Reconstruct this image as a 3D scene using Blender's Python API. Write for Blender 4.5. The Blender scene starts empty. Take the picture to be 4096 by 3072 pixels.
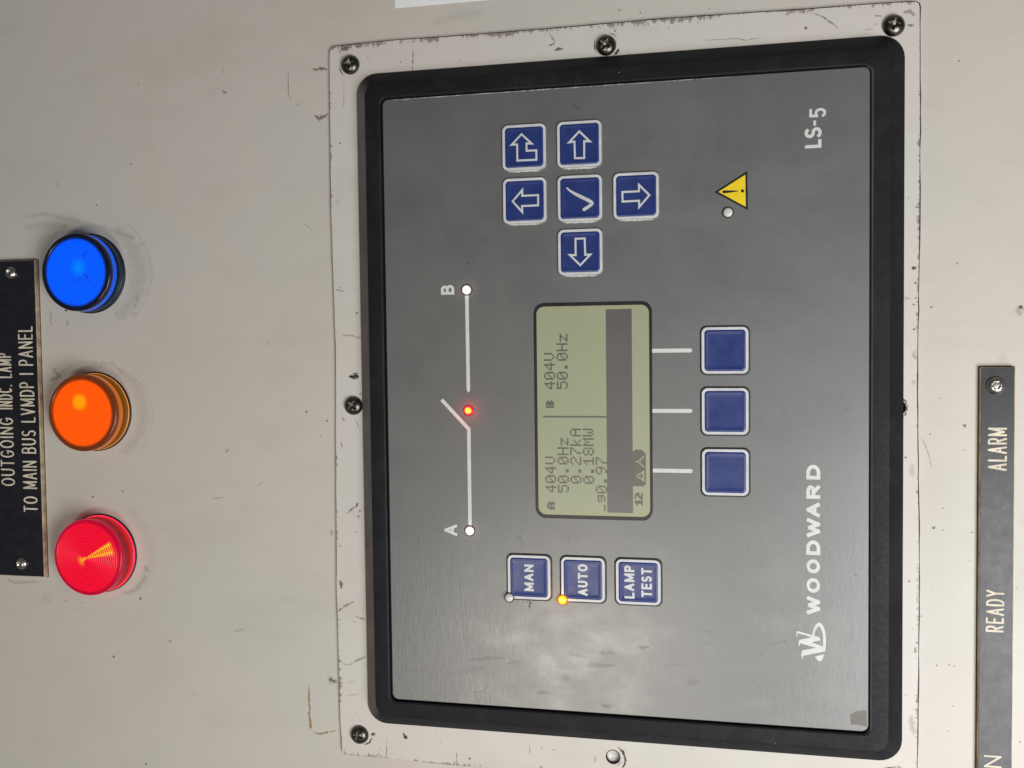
import bpy, bmesh, math, random
from mathutils import Matrix, Vector

# ------------------------------------------------------------------ camera, world, lights
# Device frame: u to the right along the panel, v up, h out of the panel, in millimetres.
# World: X = u, Y = -h, Z = v, in metres (the panel is a vertical wall that faces -Y).
S = 0.001
def w3(u, v, h=0.0): return Vector((u*S, -h*S, v*S))
CAM_C = [24.8633,-46.233,400.1527]
CAM_R = [[-0.01215,-0.975925,-0.217766],[-0.999067,0.00282,0.043103],[-0.041451,0.218087,-0.975049]]
CAM_F = 3987.19
scene = bpy.context.scene
col = scene.collection
cam_d = bpy.data.cameras.new('camera'); cam = bpy.data.objects.new('camera', cam_d); col.objects.link(cam)
cam_d.sensor_width = 36.0; cam_d.lens = CAM_F/4096*36.0
cam_d.clip_start = 0.01; cam_d.clip_end = 20.0
ax = [Vector(CAM_R[0]), -Vector(CAM_R[1]), -Vector(CAM_R[2])]
ax = [Vector((a.x, -a.z, a.y)) for a in ax]
m = Matrix((ax[0], ax[1], ax[2])).transposed().to_4x4()
m.translation = w3(*CAM_C)
cam.matrix_world = m
scene.camera = cam

world = bpy.data.worlds.new('World'); scene.world = world; world.use_nodes = True
bg = world.node_tree.nodes['Background']
bg.inputs['Color'].default_value = (0.95, 0.98, 1.0, 1); bg.inputs['Strength'].default_value = 0.10

def area_light(name, pos, target, sx, sy, power, color):
    d = bpy.data.lights.new(name, 'AREA'); d.shape = 'RECTANGLE'; d.size = sx; d.size_y = sy
    d.energy = power; d.color = color
    o = bpy.data.objects.new(name, d); col.objects.link(o)
    o.location = w3(*pos)
    o.rotation_euler = (w3(*target)-w3(*pos)).to_track_quat('-Z', 'Y').to_euler()
    return o
area_light('room_lamp', (-455, 190, 1080), (-80, 40, 0), 0.20, 0.24, 3.2, (1.0, 0.93, 0.82))
area_light('window_light', (-265, -370, 520), (-50, -110, 0), 0.40, 0.30, 4.95, (1.0, 0.995, 1.0))

scene.view_settings.view_transform = 'Standard'; scene.view_settings.look = 'None'
scene.view_settings.exposure = 0.0; scene.view_settings.gamma = 1.0
scene.render.engine = 'CYCLES'
rnd = random.Random(7)

# ------------------------------------------------------------------ measured data (mm)
PLATE_TL = [(150.65,120.5)]
plate_top_pts = [(144.32,120.64),(118.3,120.9),(83.79,121.23),(23.01,120.35),(-30.9,121.24),(-77.31,122.03),(-112.31,121.72),(-139.68,121.54),(-153.09,120.83)]
plate_right_pts = [(150.91,117.13),(151.18,95.01),(150.81,62.77),(150.77,36.72),(150.73,15.85),(150.96,-18.64),(150.36,-61.12),(150.14,-74.97),(150.06,-97.35),(149.76,-112.25)]
plate_bot_pts = [(147.45,-113.65),(109.03,-113.91),(81.02,-113.95),(53.22,-113.81),(11.19,-113.38),(10.81,-113.3),(-22.16,-113.75),(-60.11,-114.36),(-74.53,-114.34),(-103.3,-114.24),(-137.12,-113.95)]
plate_left_pts = [(-153.26,120.84),(-153.39,100.58),(-153.95,72.75),(-153.84,56.41)]
SCREWS = [[(142.47,111.24)],[(142.33,3.26)],[(141.44,-104.55)],[(-1.19,111.31)],[(-143.92,112.72)],[(-141.57,-105.19)]]
HOLE = [(-145.01,2.77)]
TAG1 = [(64.88,266.34),(-80.79,266.21),(-81.14,289.75)]
TAG1wall = [(65.64,266.24),(-81.96,266.06)]
TAG1scr = [(59.64,278.19),(-74.95,277.58)]
TAG2 = [(13.19,-135.67),(13.58,-147.06),(-12.43,-135.5),(-12.33,-147.19),(-66.13,-146.85),(-134.97,-135.38),(-134.07,-146.45)]
TAG2scr = [(6.84,-140.6)]
T1L1 = [(-38.87,280.09),(-39.02,287.72),(22.39,279.89),(22.46,287.21)]
T1L2 = [(-50.89,268.42),(-51.08,275.9),(34.94,268.09),(35.06,275.78)]
ALARM = [(-24.93,-144.61),(-25.04,-138.08),(-8.88,-144.49),(-8.93,-137.96)]
READY = [(-85.61,-144.1),(-85.93,-137.86),(-69.75,-144.19),(-70.02,-137.96)]
UN = [(-136.19,-143.78),(-136.7,-137.5),(-132.64,-143.76),(-133.14,-137.48),(-136.31,-143.78)]
STICKER = [(164.75,91.47),(164.78,52.97),(168.23,91.57)]
WOOD = [(-80.87,-73.69),(-72.43,-66.72),(-64.88,-59.47),(-57.79,-52.13),(-50.98,-43.56),(-43.27,-37.59),(-36.15,-30.87),(-28.76,-23.1)]
LOGO = [[(-96.77,-70.96),(-95.07,-71.25),(-93.69,-76.47),(-94.13,-79.89),(-94.86,-79.9),(-97.14,-71.64),(-98.8,-71.4)],[(-91.29,-70.18),(-91.63,-74.68),(-93.11,-79.03),(-93.47,-79.93),(-94.78,-79.89),(-93.74,-76.47),(-92.26,-70.62)],[(-91.29,-70.18),(-90.9,-70.46),(-89.73,-74.84),(-89.29,-76.86),(-89.51,-77.48),(-90.14,-77.95),(-90.79,-77.95),(-91.72,-74.45),(-92.26,-70.62)],[(-91.04,-70.23),(-91.85,-70.62),(-93.76,-70.18),(-92.54,-69.92)],[(-87.63,-69.37),(-87.59,-69.53),(-89.29,-76.86),(-89.72,-74.99),(-88.36,-69.6)],[(-87.63,-69.37),(-88.19,-69.68),(-90.11,-69.29),(-89.62,-69.1)],[(-97.14,-75.98),(-96.13,-79.19),(-96.45,-79.35),(-98.13,-78.73),(-98.9,-78.11),(-98.86,-77.33),(-98.08,-76.63)]]
SWOOSH = ([(-89.37,-75.43),(-88.3,-75.54),(-87.14,-75.77),(-86.05,-76.16),(-85.12,-76.7),(-84.52,-77.4),(-84.81,-78.1),(-85.6,-78.64),(-86.72,-79.11),(-88.1,-79.39),(-89.72,-79.54),(-91.69,-79.58),(-93.49,-79.5)],[0.65,0.68,0.75,0.85,1.0,1.25,1.2,1.1,1.05,1.0,1.0,1.0,0.95])
LCDgrid = [(-35.69,29.15),(-35.16,3.61),(-34.94,-6.69),(27.31,28.75),(37.58,3.24),(37.38,-6.77),(18.27,-6.64),(-43.3,3.62)]
LCDch = {'r0': [(-34.17,26.75),(-30.05,26.7),(-26.23,26.66),(-22.26,26.62)],'r1': [(-33.92,21.7),(-14.88,21.51)],'A': [(-41.23,26.52)],'div': [(-4.79,16.99)],'12': [(-34.6,-9.12),(-38.93,-9.09)],'tag': [(-18.35,-6.95),(-32.82,-11.85)],'tri': [(-26.82,-8.89),(-30.81,-11.43)],'Y': [(-21.06,-8.93),(-25.05,-11.47)],'r4g': [(-36.66,5.89),(-41.28,4.33),(-38.14,7.07)]}
LCDchB = {'r0': [(7.48,26.74),(19.14,26.62)],'r1': [(7.47,21.57),(26.34,21.38)],'B': [(0.18,26.67)]}
PATCH = [(-118.94,-88.9),(-117.31,-91.52),(-116.84,-94.9),(-123.32,-95.14),(-122.58,-91.98),(-122.78,-89.27)]
CHECK = [(85.91,18.56),(84.21,16.73),(82.46,13.47),(80.57,9.81),(79.63,8.4),(78.84,8.81),(77.15,11.68)]
ARROW_UP = [(81.52,40.62),(85.91,36.62),(83.59,36.65),(83.59,30.17),(79.53,30.21),(79.52,36.78),(77.15,36.72)]
ARROW_R = [(107.85,13.35),(103.69,9.2),(103.9,11.43),(97.3,11.49),(97.41,15.17),(103.91,15.31),(103.75,17.44)]
ARROW_DN = [(81.66,-13.99),(85.8,-9.96),(83.3,-9.94),(83.31,-3.47),(79.6,-3.52),(79.65,-10.0),(77.18,-9.98)]
ARROW_L = [(55.22,13.44),(59.4,17.59),(59.24,15.25),(65.71,15.27),(65.75,11.58),(59.29,11.44),(59.34,9.39)]
ARROW_BACK = [(108.05,36.65),(104.1,32.56),(104.29,34.64),(101.38,34.68),(101.33,30.68),(97.61,30.72),(97.68,38.49),(104.1,38.49),(104.06,40.72)]
T1WORDS = [('TO',-50.89,-43.54,268.42,7.48,268.28),('MAIN',-40.08,-27.04,268.35,7.5,268.14),('BUS',-23.65,-12.84,268.28,7.62,268.08),('LVMDP',-9.27,9.41,268.14,7.64,268.38),('I',12.85,13.54,268.38,7.57,268.36),('PANEL',16.97,35.11,268.36,7.73,268.09)]
T2WORDS = [('ALARM',-24.93,-8.88,-144.65,6.57,-144.61),('READY',-85.61,-69.66,-144.1,6.3,-144.23),('RUN',-148.82,-132.62,-143.55,6.17,-143.77)]
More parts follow.
